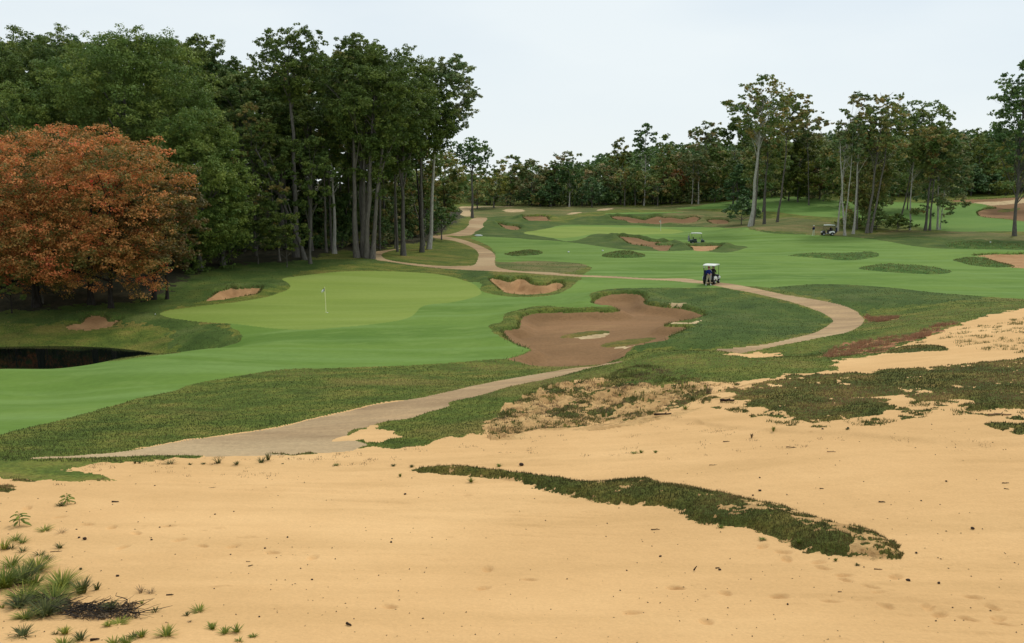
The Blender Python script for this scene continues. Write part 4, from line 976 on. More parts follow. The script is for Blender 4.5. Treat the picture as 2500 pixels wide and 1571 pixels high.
# ------------------------------------------------------------------ the woods behind, which read as one mass
def wood_mass(name, label, spots, seed, leafsize=1.0, cov=3.0):
    """spots: X, Y, height, width, leaf kind, crown foot"""
    rs = np.random.RandomState(seed)
    by = {}
    trunks = []
    for (X, Y, H, wd, lf, hb) in spots:
        z = float(base_h(np.array([X]), np.array([Y]))[0])
        cl = subclump(rs, crown_clumps(rs, H, hb, wd / 2, wd / 2, 'dome', 44, 0, 0), 4, .52)
        s_ = max(.26, .0026 * Y) * leafsize
        n = int(np.clip(cov * wd * (H - hb) * .8 / (.36 * s_ * s_), 150, 12000))
        V, F, c, v = leaves(rs, cl, n, s_, tri=True, fill=.45, up=1.0)
        V = V + np.array([X, Y, z])
        by.setdefault(lf, []).append((V, F, c, v))
        t = np.linspace(0, 1, 5)
        trunks.append((np.stack([X + rs.normal() * .4 * t, Y + 0 * t, z - .3 + H * .75 * t], 1), .2 * (1 - .6 * t)))
    Vs, Fs, cs, vs_, mi = [], [], [], [], []; off = 0; mats = list(by)
    for k, lf in enumerate(mats):
        for V, F, c, v in by[lf]:
            Vs.append(V); Fs.append(F + off); cs.append(c); vs_.append(v); mi.append(np.full(len(F), k)); off += len(V)
    me = np_mesh(name, np.vstack(Vs), np.vstack(Fs), None, False, {'c': np.concatenate(cs), 'v': np.concatenate(vs_)})
    for lf in mats: me.materials.append(LM[lf])
    me.polygons.foreach_set('material_index', np.concatenate(mi).astype(np.int32))
    root = obj(name, me); tag(root, label, kind='stuff', cat='woodland')
    V, F = tubes(trunks, 5)
    obj('trunk_mass', np_mesh('trunk_mass', V, F, BM['grey']), root)['kind'] = 'stuff'
rs = np.random.RandomState(5)
def spot(px, Y, top, wd, lf, hbf):
    X = (px - CX) / FP * Y
    z = float(base_h(np.array([X]), np.array([Y]))[0])
    H = max(2.5, z_at(top, Y) - z)
    return (X, Y, H, wd, lf, H * hbf)
sp = []
for row, (Y0, n0) in enumerate(((122, 24), (131, 24), (141, 24), (153, 24), (168, 22))):     # behind the left wood
    for k in range(n0):
        px = -280 + (1030 + 280) * (k + rs.uniform(-.3, .3)) / n0 + row * 4
        top = np.interp(px, [-280, 500, 590, 700, 760, 840, 960, 1005, 1050], [96, 98, 168, 184, 140, 112, 165, 290, 345]) + rs.uniform(-4, 30)
        sp.append(spot(px, Y0 + rs.uniform(-4, 4), top, rs.uniform(7, 9.5), rs.choice(['green', 'green', 'dark', 'olive']), rs.uniform(.35, .5) if row < 1 else rs.uniform(.0, .25)))
wood_mass('background_woodland', 'dark wood filling in behind the tall green trees on the left', sp, 11)
sp = []
for row, (Y0, n0) in enumerate(((256, 40), (266, 38), (280, 38), (298, 36))):
    for k in range(n0):
        px = 1000 + 1660 * (k + rs.uniform(-.35, .35)) / n0
        top = np.interp(px, [1000, 1150, 1300, 1345, 1400, 1450, 1560, 1700, 1780, 1950, 2100, 2300, 2500], [400, 415, 402, 446, 415, 398, 388, 375, 345, 352, 350, 345, 355])
        top += rs.uniform(-6, 22) + (40 if row == 0 else 0)
        sp.append(spot(px, Y0 + rs.uniform(-4, 4), top, rs.uniform(6, 9.5), rs.choice(['green', 'olive', 'dark', 'olive', 'olive', 'fir', 'green', 'brown']), .02))
wood_mass('background_woodland', 'mixed autumn wood closing the far side of the course', sp, 12)
sp = []
for Y0, n0 in ((350, 50), (385, 50), (425, 46), (470, 34)):
    for k in range(n0):
        px = 1250 + 1500 * (k + rs.uniform(-.35, .35)) / n0
        top = np.interp(px, [1250, 1400, 1480, 1560, 1640, 1700, 1800, 1950, 2100, 2250, 2330, 2500, 2750], [440, 405, 372, 360, 346, 348, 340, 330, 322, 308, 316, 322, 320])
        sp.append(spot(px, Y0 + rs.uniform(-14, 14), top + rs.uniform(-3, 12), rs.uniform(9, 13), rs.choice(['dark', 'green', 'dark']), .1))
wood_mass('distant_hill_woodland', 'dark green wood on the distant rise at the skyline', sp, 13)
# shrubs and bracken along the foot of the left wood
sp = []
for k in range(330):
    px = rs.uniform(330, 1060) if k > 70 else rs.uniform(-160, 420)
    Y = np.interp(px, [-120, 60, 300, 600, 900, 1060], [83, 85, 97, 112, 124, 146]) + rs.uniform(0, 12)
    tall = k > 150 or k < 45
    if tall and k > 70: Y += 8
    X = (px - CX) / FP * Y
    sp.append((X, Y, rs.uniform(4, 8) if tall else rs.uniform(1.0, 3.0), rs.uniform(3, 5.5) if tall else rs.uniform(2.2, 4), rs.choice(['dark', 'olive', 'dark', 'brown']), .1))
wood_mass('undergrowth', 'low shrubs and bracken along the shaded foot of the left wood', sp, 14, .6)
sp = []
for k in range(110):
    px = rs.uniform(1180, 2560); Y = rs.uniform(247, 255) if px < 1750 or px > 2260 else rs.uniform(252, 262)
    sp.append(((px - CX) / FP * Y, Y, rs.uniform(2.5, 6), rs.uniform(4, 7), rs.choice(['fir', 'olive', 'dark', 'green', 'brown']), .1))
wood_mass('undergrowth', 'mixed shrubs along the foot of the far tree line', sp, 15, .8)
print('trees', round(time.time() - T0, 1))
# ------------------------------------------------------------------ mesh pieces for small things
class MB:
    def __init__(s): s.bm = bmesh.new()
    def box(s, c, size, bevel=0.0, rot=None):
        r = bmesh.ops.create_cube(s.bm, size=1.0)
        mt = Matrix.Translation(c) @ (rot.to_4x4() if rot else Matrix.Identity(4)) @ Matrix.Diagonal((*size, 1))
        bmesh.ops.transform(s.bm, matrix=mt, verts=r['verts'])
        if bevel:
            es = list({e for v in r['verts'] for e in v.link_edges})
            bmesh.ops.bevel(s.bm, geom=es, offset=bevel, segments=2, affect='EDGES', profile=.6)
        return s
    def tube(s, pts, r, sides=8, r2=None):
        n = len(pts); rad = np.linspace(r, r2 if r2 is not None else r, n)
        V, F = tubes([(pts, rad)], sides)
        vs_ = [s.bm.verts.new(v) for v in V]
        for f in F: s.bm.faces.new([vs_[i] for i in f])
        s.bm.faces.new([vs_[i] for i in range(sides)][::-1]); s.bm.faces.new([vs_[i] for i in range(len(V) - sides, len(V))])
        return s
    def prism(s, prof, y0, y1, bevel=0.0):
        """side profile (x,z) extruded along y"""
        a = [s.bm.verts.new((x, y0, z)) for x, z in prof]; b = [s.bm.verts.new((x, y1, z)) for x, z in prof]
        n = len(prof)
        fs = [s.bm.faces.new(a), s.bm.faces.new(b[::-1])]
        for i in range(n): fs.append(s.bm.faces.new([a[i], b[i], b[(i + 1) % n], a[(i + 1) % n]]))
        if bevel:
            es = [e for e in {e for f in fs for e in f.edges}]
            bmesh.ops.bevel(s.bm, geom=es, offset=bevel, segments=2, affect='EDGES', profile=.6)
        return s
    def wheel(s, c, r, w, seg=20):
        prof = [(r * .55, -w * .42), (r * .86, -w * .5), (r, -w * .3), (r, w * .3), (r * .86, w * .5), (r * .55, w * .42)]
        rings = []
        for k in range(seg):
            a = 2 * math.pi * k / seg
            rings.append([s.bm.verts.new((c[0] + q * math.cos(a), c[1] + y, c[2] + q * math.sin(a))) for q, y in prof])
        for k in range(seg):
            A_, B_ = rings[k], rings[(k + 1) % seg]
            for j in range(len(prof)): s.bm.faces.new([A_[j], A_[(j + 1) % len(prof)], B_[(j + 1) % len(prof)], B_[j]])
        return s
    def ball(s, c, r, sz=(1, 1, 1), sub=2):
        q = bmesh.ops.create_icosphere(s.bm, subdivisions=sub, radius=r)
        bmesh.ops.transform(s.bm, matrix=Matrix.Translation(c) @ Matrix.Diagonal((*sz, 1)), verts=q['verts'])
        return s
    def build(s, name, mat, parent=None, smooth=True):
        me = bpy.data.meshes.new(name)
        bmesh.ops.recalc_face_normals(s.bm, faces=s.bm.faces)
        s.bm.to_mesh(me); s.bm.free()
        me.materials.append(mat)
        for p in me.polygons: p.use_smooth = smooth
        if smooth:
            try: me.set_sharp_from_angle(angle=R(40))
            except Exception: pass
        return obj(name, me, parent)

S = {'white': flat('white cart panel', rgb(.78, .78, .74), .35, .5, var=.04), 'roofw': flat('cream cart roof', rgb(.74, .75, .66), .5, .4, var=.05),
     'black': flat('black cart plastic', rgb(.012, .012, .014), .5, .4), 'strut': flat('black roof strut', rgb(.02, .02, .02), .4, .5), 'tyre': flat('tyre rubber', rgb(.012, .012, .012), .85, .2),
     'rim': flat('grey wheel rim', rgb(.45, .45, .45), .4, .5), 'seat': flat('dark cart seat', rgb(.025, .022, .02), .6, .3), 'bag': flat('navy golf bag', rgb(.02, .022, .045), .7, .3),
     'steel': flat('club steel', rgb(.5, .5, .5), .3, .5, .8), 'baggrey': flat('grey and white golf bag', rgb(.32, .33, .34), .7, .3), 'pole': flat('pale yellow flag pole', rgb(.84, .82, .45), .4, .4),
     'flag': flat('white flag cloth', rgb(.80, .82, .80), .9, .1), 'flagdark': flat('dark flag emblem', rgb(.03, .05, .05), .9, .1), 'cup': flat('white cup liner', rgb(.7, .7, .65), .5, .3),
     'skin': flat('skin', rgb(.42, .22, .14), .55, .3), 'blue': flat('royal blue jacket', rgb(.012, .022, .14), .85, .15), 'khaki': flat('khaki trousers', rgb(.42, .36, .25), .9, .1),
     'navy': flat('navy shirt', rgb(.012, .017, .05), .85, .15), 'stone': flat('stone coloured trousers', rgb(.50, .50, .38), .9, .1), 'charcoal': flat('charcoal jacket', rgb(.02, .015, .02), .85, .15),
     'shoe': flat('white golf shoes', rgb(.75, .76, .70), .5, .3), 'cap_red': flat('dark red cap', rgb(.18, .02, .03), .8, .2), 'cap_white': flat('white cap', rgb(.75, .74, .62), .8, .2), 'hair': flat('grey hair', rgb(.25, .22, .2), .8, .2),
     'marker': flat('white painted marker', rgb(.8, .8, .78), .5, .3), 'greenc': flat('dark green cart panel', rgb(.015, .04, .025), .4, .5)}
m_, t_, b_ = new_mat('clear cart windshield', .05, .5)
b_.inputs['Base Color'].default_value = (.75, .85, .8, 1); b_.inputs['Transmission Weight'].default_value = .9; b_.inputs['IOR'].default_value = 1.1
S['glass'] = m_

# ------------------------------------------------------------------ golf carts (x forward)
def golf_cart(label, px, Y, rz, body='black', panel='white', roof='roofw', group='golf carts out on the course', base=None, glass=False, front=None):
    X, Y, Z = px_place(px, base, Y)
    c = empty('golf_cart', (X, Y, Z), rz); tag(c, label, 'golf cart', group)
    b = MB()
    b.box((0, 0, .30), (2.15, 1.0, .10), .02)                                     # floor pan
    b.prism([(.62, .34), (.66, .80), (.80, .86), (1.08, .74), (1.20, .52), (1.18, .34)], -.50, .50, .03)   # front cowl
    b.prism([(-1.12, .36), (-1.12, .74), (-.95, .80), (-.30, .72), (.02, .70), (.05, .34)], -.50, .50, .03)  # seat box and tail
    b.build('body', S[body], c)
    for sy in (-1, 1):                                                           # rear wing panels over the wheels
        q = MB(); yy = sy * .545
        q.prism([(-.98, .48), (-.90, .72), (-.70, .80), (-.30, .76), (.02, .66), (.06, .36), (-.22, .36), (-.30, .50), (-.48, .60), (-.66, .60), (-.82, .50), (-.86, .42)], yy - .045, yy + .045, .015)
        q.build('rear_wing', S[panel], c)
        q = MB(); q.prism([(.60, .44), (.70, .66), (.92, .70), (1.12, .62), (1.20, .46), (1.10, .44), (1.02, .54), (.86, .56), (.74, .50), (.70, .42)], yy - .045, yy + .045, .015)
        q.build('front_wing', S[front or panel], c)
    q = MB(); q.prism([(1.10, .50), (1.15, .70), (1.22, .68), (1.235, .50)], -.34, .34, .015); q.build('front_panel', S[panel], c)
    MB().box((1.22, 0, .38), (.08, .92, .10), .03).build('front_bumper', S['black'], c)
    MB().box((-.28, 0, .82), (.52, .98, .14), .045).build('seat', S['seat'], c)
    MB().box((-.56, 0, 1.06), (.12, .98, .36), .04, Matrix.Rotation(-.14, 3, 'Y')).build('backrest', S['seat'], c)
    q = MB()                                                                     # roof with turned down edge
    q.prism([(-.98, 1.80), (-.90, 1.86), (-.2, 1.90), (.62, 1.87), (.78, 1.80), (.78, 1.77), (-.98, 1.77)], -.59, .59, .025)
    q.build('roof', S[roof], c)
    for sy in (-1, 1):
        MB().tube([(.86, sy * .47, .78), (.72, sy * .50, 1.3), (.60, sy * .52, 1.79)], .022).build('roof_strut', S['strut'], c)
        MB().tube([(-.72, sy * .50, .76), (-.80, sy * .52, 1.3), (-.82, sy * .52, 1.79)], .022).build('roof_strut', S['strut'], c)
    MB().tube([(.66, .25, .80), (.42, .25, 1.00)], .02).build('steering_column', S['strut'], c)
    q = MB(); an = np.linspace(0, 2 * math.pi, 17)
    q.tube([(.40 + .10 * math.cos(a), .25 + .17 * math.sin(a), 1.02 + .12 * math.cos(a)) for a in an], .014, 6); q.build('steering_wheel', S['black'], c)
    if glass: MB().box((.74, 0, 1.22), (.008, .94, .84), 0, Matrix.Rotation(-.19, 3, 'Y')).build('windshield', S['glass'], c)
    q = MB(); q.tube([(-1.12, -.45, .70), (-1.15, -.45, 1.02), (-1.15, .45, 1.02), (-1.12, .45, .70)], .02)
    q.box((-1.26, 0, .50), (.26, .86, .04), .01); q.build('bag_rack', S['strut'], c)
    for sx in (-.58, .90):
        for sy in (-1, 1):
            w_ = MB().wheel((sx, sy * .46, .225), .225, .20).build('wheel', S['tyre'], c)
            h_ = MB(); h_.tube([(sx, sy * .38, .225), (sx, sy * .555, .225)], .12, 14); h_.build('rim', S['rim'], w_)
    for sy in (-1, 1): MB().ball((1.235, sy * .30, .62), .05, (.4, 1, .8)).build('headlight', S['rim'], c)
    return c

def golf_bag(label, cart, yl, mat, seed, group='golf bags strapped on the cart racks'):
    rs = np.random.RandomState(seed)
    Mw = Matrix.Translation(cart.location) @ Matrix.Rotation(cart.rotation_euler.z, 4, 'Z')
    g = empty('golf_bag', Mw @ Vector((-1.28, yl, .53)), cart.rotation_euler.z); tag(g, label, 'golf bag', group)
    MB().tube([(0, 0, 0), (-.01, 0, .3), (-.02, 0, .62), (-.02, 0, .86)], .125, 14, .145).build('bag_body', S[mat], g)
    MB().box((-.13, 0, .35), (.09, .17, .42), .03).build('bag_pocket', S[mat], g)
    cl = MB()
    for k in range(6):
        a = rs.uniform(0, 6.28); r = rs.uniform(.02, .09); x, y = r * math.cos(a), r * math.sin(a)
        cl.tube([(x, y, .7), (x * 1.3 - .02, y * 1.4, 1.05 + rs.uniform(0, .12))], .008, 5)
        cl.box((x * 1.3 - .02, y * 1.4 + .03, 1.06 + rs.uniform(0, .12)), (.03, .09, .06), .012)
    cl.build('club_heads', S['steel'], g)
    return g

# ------------------------------------------------------------------ people
def person(label, loc, rz, top, legs, shoe='shoe', cap=None, hair='hair', seated=False, arms='down', face='skin', group=None, h=1.78, legspread=.13, legmats=None):
    """one skinned body; faces take shirt, trousers, shoe or skin material by height and limb"""
    k = h / 1.78
    P = []; E = []; Rr = []; Tg = []
    def v(x, y, z, r, t, par=None):
        P.append((x * k, y * k, z * k)); Rr.append(r * k); Tg.append(t)
        if par is not None: E.append((par, len(P) - 1))
        return len(P) - 1
    hz = .93 if not seated else .55
    pel = v(0, 0, hz, .155, 'leg')
    w1 = v(0, 0, hz + .14, .15, 'top', pel); ch = v(.01, 0, hz + .34, .175, 'top', w1); sh = v(0, 0, hz + .50, .13, 'top', ch)
    nk = v(.01, 0, hz + .60, .062, 'skin', sh); h1 = v(.03, 0, hz + .68, .085, 'skin', nk); h2 = v(.025, 0, hz + .77, .098, 'skin', h1); v(.01, 0, hz + .83, .075, 'skin', h2)
    v(.125, 0, hz + .71, .018, 'skin', h1)                                     # nose
    for s in (-1, 1):
        v(.015, s * .105, hz + .725, .020, 'skin', h2)                          # ears
        if not seated:
            a = v(0, s * .10, hz - .10, .105, 'leg', pel); b = v(.02, s * (.10 + legspread * .4), .50, .072, 'leg', a); c = v(-.01, s * (.10 + legspread), .13, .052, 'leg', b)
            d = v(.0, s * (.10 + legspread), .055, .048, 'shoe', c); v(.17, s * (.13 + legspread), .04, .042, 'shoe', d)
        else:
            a = v(.12, s * .10, hz, .10, 'leg', pel); b = v(.46, s * .13, hz + .03, .075, 'leg', a); c = v(.54, s * .13, .14, .052, 'leg', b)
            d = v(.56, s * .13, .06, .048, 'shoe', c); v(.72, s * .14, .045, .042, 'shoe', d)
        u0 = v(0, s * .19, hz + .46, .075, 'top', sh)
        if arms == 'down': el, wr = (-.03, s * .27, hz + .20), (.05, s * .27, hz - .04)
        elif arms == 'front': el, wr = (.05, s * .27, hz + .22), (.27, s * .12, hz + .14)
        elif arms == 'wheel': el, wr = (.12, s * .25, hz + .22), (.40, s * .15, hz + .30)
        elif arms == 'hips': el, wr = (-.06, s * .36, hz + .22), (.04, s * .20, hz + .06)
        e1 = v(*el, .052, 'top', u0); w_ = v(*wr, .035, 'skin', e1)
        dv = Vector(wr) - Vector(el); dv.normalize()
        pm = Vector(wr) + dv * .06; pi_ = v(*pm, .034, 'skin', w_)
        side = Vector((0, 0, 1)) if abs(dv.z) < .7 else Vector((1, 0, 0))
        for f in range(4):                                                    # four fingers and a thumb, slightly curled
            o_ = side * (.03 - .02 * f); L_ = (.075, .085, .08, .062)[f]
            q = pm + dv * .035 + o_; a1 = v(*q, .0095, 'skin', pi_)
            q2 = q + dv * L_ * .55 + Vector((0, -s * .012, 0)); a2 = v(*q2, .009, 'skin', a1)
            v(*(q2 + dv * L_ * .35 + Vector((0, -s * .022, 0))), .008, 'skin', a2)
        th = Vector(wr) + dv * .03 + side * .038 + Vector((0, -s * .01, 0)); a1 = v(*th, .011, 'skin', w_)
        v(*(th + dv * .045 + side * .012), .0095, 'skin', a1)
    me = bpy.data.meshes.new('person'); me.from_pydata(P, E, [])
    o = bpy.data.objects.new('person', me); COL.objects.link(o)
    mod = o.modifiers.new('s', 'SKIN'); mod.use_smooth_shade = True
    for i, r in enumerate(Rr): me.skin_vertices[0].data[i].radius = (r, r)
    me.skin_vertices[0].data[0].use_root = True
    ms = o.modifiers.new('u', 'SUBSURF'); ms.levels = 1; ms.render_levels = 1
    dg = bpy.context.evaluated_depsgraph_get(); dg.update()
    m2 = bpy.data.meshes.new_from_object(o.evaluated_get(dg))
    o.modifiers.clear(); o.data = m2; bpy.data.meshes.remove(me)
    m2.materials.clear()
    for key in (top, legs, shoe, face): m2.materials.append(S[key])
    PA = np.array(P); ix = {'top': 0, 'leg': 1, 'shoe': 2, 'skin': 3}
    for p in m2.polygons:
        c = np.array(p.center); j = int(((PA - c) ** 2).sum(1).argmin()); t = Tg[j]
        p.material_index = ix[t]; p.use_smooth = True
    o.location = loc; o.rotation_euler = (0, 0, rz)
    tag(o, label, 'person', group)
    hc = Vector((.02, 0, hz + .78)) * k
    if cap:
        q = MB(); q.ball(hc + Vector((-.005, 0, .025)), .112 * k, (1.08, 1, .72)); q.box(hc + Vector((.13, 0, .01)), (.11, .15, .018), .006)
        q.build('cap', S[cap], o)
    q = MB(); q.ball(hc + Vector((-.03, 0, -.01)), .104 * k, (1, 1.02, .85)); q.build('hair', S[hair], o)
    for s in (-1, 1): MB().ball(hc + Vector((.085, s * .036, -.045)), .013, sub=1).build('eye', S['strut'], o)
    return o

cart1 = golf_cart('white roofed golf cart parked on the path in the middle of the course', 1736, 84.3, R(62), glass=False)
golf_bag('dark golf bag on the rack of the cart on the path', cart1, .24, 'bag', 1)
golf_bag('grey and white golf bag on the rack of the cart on the path', cart1, -.24, 'baggrey', 2)
x_, y_, z_ = px_place(1729, None, 82.6) if False else px_place(1729, 0, 82.9)
person('man in blue jacket, khaki trousers and dark red cap standing by the cart', (x_, y_, z_), R(-80), 'blue', 'khaki', cap='cap_red', arms='front')
p_ = Matrix.Translation(cart1.location) @ Matrix.Rotation(R(62), 4, 'Z') @ Vector((-.30, -.24, .34))
person('person in charcoal jacket seated in the cart on the path', p_, R(62), 'charcoal', 'charcoal', shoe='shoe', cap='cap_red', seated=True, arms='wheel')
cart2 = golf_cart('black and white golf cart seen side on beside the slender trees', 2022, 157.5, R(176), glass=False, front='black')
golf_bag('dark golf bag on the rack of the cart by the slender trees', cart2, .2, 'bag', 3)
p_ = Matrix.Translation(cart2.location) @ Matrix.Rotation(R(176), 4, 'Z') @ Vector((-.30, .24, .34))
person('person in dark clothes seated in the cart by the slender trees', p_, R(176), 'charcoal', 'charcoal', seated=True, arms='wheel', hair='hair')
x_, y_, z_ = px_place(1986, 0, 157)
person('golfer in navy shirt, pale trousers and white cap standing on the far fairway edge', (x_, y_, z_), R(120), 'navy', 'stone', cap='cap_white', arms='front', legspread=.1)
cart3 = golf_cart('small dark green golf cart on the far fairway just behind the pale bunker', 1701, 143.5, R(-12), body='greenc', panel='greenc', roof='roofw', glass=True)
golf_bag('grey golf bag on the rack of the dark green cart', cart3, .2, 'baggrey', 4)

# ------------------------------------------------------------------ flagsticks, markers
def flagstick(label, px, Y, h, rz=0.0, pole='pole'):
    X, Y, Z = px_place(px, 0, Y)
    f = empty('flagstick', (X, Y, Z), rz); tag(f, label, 'flagstick', None)
    MB().tube([(0, 0, -.1), (-.02, 0, h * .5), (-.05, 0, h)], .027 if Y < 100 else .035, 8).build('pole', S[pole], f)
    # limp triangular cloth
    V = []; F = []; n = 9
    for i in range(n):
        t = i / (n - 1); x = -.05 - .30 * t ** .8; zt = h - .04 - .34 * t ** .9; zb = zt - .30 * (1 - t * .55)
        y = .05 * math.sin(t * 7)
        V += [(x, y, zt), (x + .03, y + .03, zb)]
        if i: F.append([2 * i - 2, 2 * i - 1, 2 * i + 1, 2 * i])
    o = obj('flag', np_mesh('flag', V, F, S['flag']), f)
    s_ = o.modifiers.new('thick', 'SOLIDIFY'); s_.thickness = .006
    V = [(x * .7 - .02, y - .02, z + .02) for x, y, z in V[:8]]
    o2 = obj('flag_emblem', np_mesh('flag_emblem', V, [[0, 1, 3, 2], [2, 3, 5, 4], [4, 5, 7, 6]], S['flagdark']), o)
    MB().tube([(0, 0, -.02), (0, 0, .006)], .054, 16).build('cup', S['cup'], f)
    return f
flagstick('tall flagstick with white flag and pale yellow pole on the near green', 796, 74, 2.15, 0)
flagstick('distant flagstick with small white flag on the far green', 1613, 182, 2.2, 0, 'marker')
def marker(label, px, py, r, nm='tee_marker', cat='marker', group=None, long=1.0):
    x, y, z = ground_at(px, py)
    return tag(MB().ball((x, y, z + r * .6), r, (long, 1, .8)).build(nm, S['marker']), label, cat, group)
marker('small white marker ball on the far fairway, left of the pair', 1388, 617, .13, group='white marker balls on the fairway')
marker('small white marker ball on the far fairway, right of the pair', 1471, 615, .13, group='white marker balls on the fairway')
marker('flat white slab beside the upper bend of the cart path', 1168, 578, .22, 'marker_slab', 'marker', long=3.2)
marker('golf ball lying on the near green just right of the flagstick', 800, 768, .05, 'golf_ball', 'golf ball')
marker('golf ball lying just off the left tip of the near green', 379, 769, .05, 'golf_ball', 'golf ball')
marker('white litter or stone in the far right dry rough', 2418, 593, .16, 'white_stone', 'stone')
# ------------------------------------------------------------------ blades and weeds that nobody could count
def blades(rs, X, Y, Z, h, wdt, lean=.45, hue=None):
    n = len(X)
    a = rs.uniform(0, 6.28, n); d = np.stack([np.cos(a), np.sin(a), np.zeros(n)], 1)
    b = rs.uniform(0, 6.28, n); l = np.stack([np.cos(b), np.sin(b), np.zeros(n)], 1) * (rs.uniform(0, 1, n) ** .7 * lean)[:, None]
    hh = h * rs.uniform(.5, 1.3, n); P = np.stack([X, Y, Z - .02], 1)
    w = (wdt * rs.uniform(.7, 1.3, n))[:, None]
    tip = P + l * hh[:, None]; tip[:, 2] += hh
    V = np.stack([P - d * w, P + d * w, tip], 1).reshape(-1, 3)
    F = np.arange(3 * n).reshape(n, 3)
    c = np.repeat(np.clip((rs.uniform(0, 1, n) if hue is None else hue + rs.normal(size=n) * .15), 0, 1), 3); v = np.repeat(rs.uniform(.1, .9, n), 3)
    return V, F, c, v
def blade_obj(name, label, sets, mat):
    V, F, c, v = [], [], [], []; off = 0
    for s in sets:
        V.append(s[0]); F.append(s[1] + off); c.append(s[2]); v.append(s[3]); off += len(s[0])
    o = obj(name, np_mesh(name, np.vstack(V), np.vstack(F), LM[mat], False, {'c': np.concatenate(c), 'v': np.concatenate(v)}))
    return tag(o, label, 'grass', kind='stuff')
rs = np.random.RandomState(3)
cellA = None
def scatter(regions, Y0, Y1, n, edge_noise=None, umax=.68):
    """random ground points lying in the given regions, uniform on screen-ish area"""
    u = rs.uniform(-umax, umax, n); y = 1 / rs.uniform(1 / Y1, 1 / Y0, n); x = u * y
    r = classify(x, y); k = np.isin(r, regions)
    return x[k], y[k], r[k]
# foreground turf ridge, patches and weeds
x, y, r = scatter([GF], 11, 48, 900000)
z = full_h(x, y, r)
hue = np.clip(.5 + 1.8 * (fbm(x * .6, y * .6, 201, 3) - .5), 0, 1)
on_ridge = RIDGE.inside(x, y); hue = np.where(on_ridge, np.clip(hue - .18, 0, 1), hue)
blade_obj('grass_blades', 'short turf blades on the sand ridge and the weedy banks', [blades(rs, x, y, z, .075 + .0 * y, .0075 + .0009 * (y - 18).clip(0), hue=hue)], 'turf')
# rough in the middle distance
x, y, r = scatter([RO, DK, OL], 26, 110, 300000)
z = full_h(x, y, r)
hue = np.clip(.46 + 1.9 * (fbm(x * .16, y * .3, 211, 3) - .5), 0, 1)
hue = np.where(r == DK, hue * .55, hue)
blade_obj('rough_blades', 'longer blades standing in the rough between path and fairway', [blades(rs, x, y, z, .07, .001 * y * .5, hue=hue)], 'grass')
# tufts fringing bunkers and mounds, hanging over the lips
fr = []
for p, b in zip(BUNKP, BUNK):
    W = p.w; Wn = np.roll(W, -1, 0); seg = np.linalg.norm(Wn - W, axis=1); tot = seg.sum()
    n = int(min(9000, tot * (45 if p.c[1] < 120 else 16)))
    i = rs.choice(len(W), n, p=seg / tot); t = rs.uniform(0, 1, n)[:, None]
    q = W[i] * (1 - t) + Wn[i] * t + rs.normal(size=(n, 2)) * .16
    k = ~p.inside(q[:, 0], q[:, 1]); q = q[k]
    far = q[:, 1] > p.c[1] - (p.hi[1] - p.lo[1]) * .25
    q = q[far | (rs.uniform(size=len(q)) < .08)]
    fr.append(blades(rs, q[:, 0], q[:, 1], full_h(q[:, 0], q[:, 1]), .20 if p.c[1] < 120 else .3, .0006 * p.c[1] * .8, lean=.8, hue=.45))
for p in MOUNDS:
    n = 1500; q = np.stack([rs.uniform(p.lo[0], p.hi[0], n), rs.uniform(p.lo[1], p.hi[1], n)], 1)
    q = q[p.inside(q[:, 0], q[:, 1])]
    fr.append(blades(rs, q[:, 0], q[:, 1], full_h(q[:, 0], q[:, 1]), .13, .0005 * p.c[1], lean=.9, hue=.6))
blade_obj('fescue_fringe', 'long fescue fringing the bunker lips and grass islands', fr, 'grass')
# ragged weeds loose on the bank, below the patches and along the top of the sand
def weeds(regpoly, n, h, w, hue, frac, seedn, thr, yl=.0):
    q = np.stack([rs.uniform(regpoly.lo[0], regpoly.hi[0], n), rs.uniform(regpoly.lo[1], regpoly.hi[1], n)], 1)
    q = q[regpoly.inside(q[:, 0], q[:, 1])]
    q = q[fbm(q[:, 0] * 1.4, q[:, 1] * 1.4, seedn, 3) > thr]
    m = 9; q = np.repeat(q, m, 0) + rs.normal(size=(len(q) * m, 2)) * .07
    return blades(rs, q[:, 0], q[:, 1], full_h(q[:, 0], q[:, 1]), h, w, lean=.9, hue=hue)
TOPLINE = Poly('S 0,1098 200,1098 400,1108 600,1112 760,1108 900,1098 1000,1094 1160,1070 1200,1085 1000,1125 800,1150 600,1165 400,1160 280,1190 0,1180', smooth=False)
WEDGEW = Poly('F 1330,88 1500,60 1700,0 2000,-50 2200,-60 2200,120 1962,130 1700,120 1600,60 1480,70', smooth=False)
MIDSAND = Poly('S 1170,1060 1500,1030 1700,1000 1780,1040 1900,1060 2100,1060 2500,1080 2500,1110 2000,1090 1700,1120 1500,1120 1350,1110 1200,1110', smooth=False)
blade_obj('bank_weeds', 'scattered green weeds clinging to the eroded sand bank', [weeds(PATCHY, 3800, .13, .013, .45, 1, 301, .56), weeds(PATCHF, 3600, .11, .013, .4, 1, 302, .54), weeds(WEDGEW, 2600, .12, .014, .5, 1, 307, .57)], 'grass')
blade_obj('bank_dry_weeds', 'dry straw weeds and debris over the eroded sand bank', [weeds(PATCHY, 2600, .10, .012, .5, 1, 303, .52), weeds(TOPLINE, 900, .07, .009, .3, 1, 304, .56), weeds(MIDSAND, 900, .06, .009, .3, 1, 305, .58)], 'dry')
blade_obj('red_weeds', 'reddish brown dry weeds along the right hand sand edge', [weeds(p, 1300, .18, .016, .5, 1, 306, .50) for p in REDW], 'redweed')
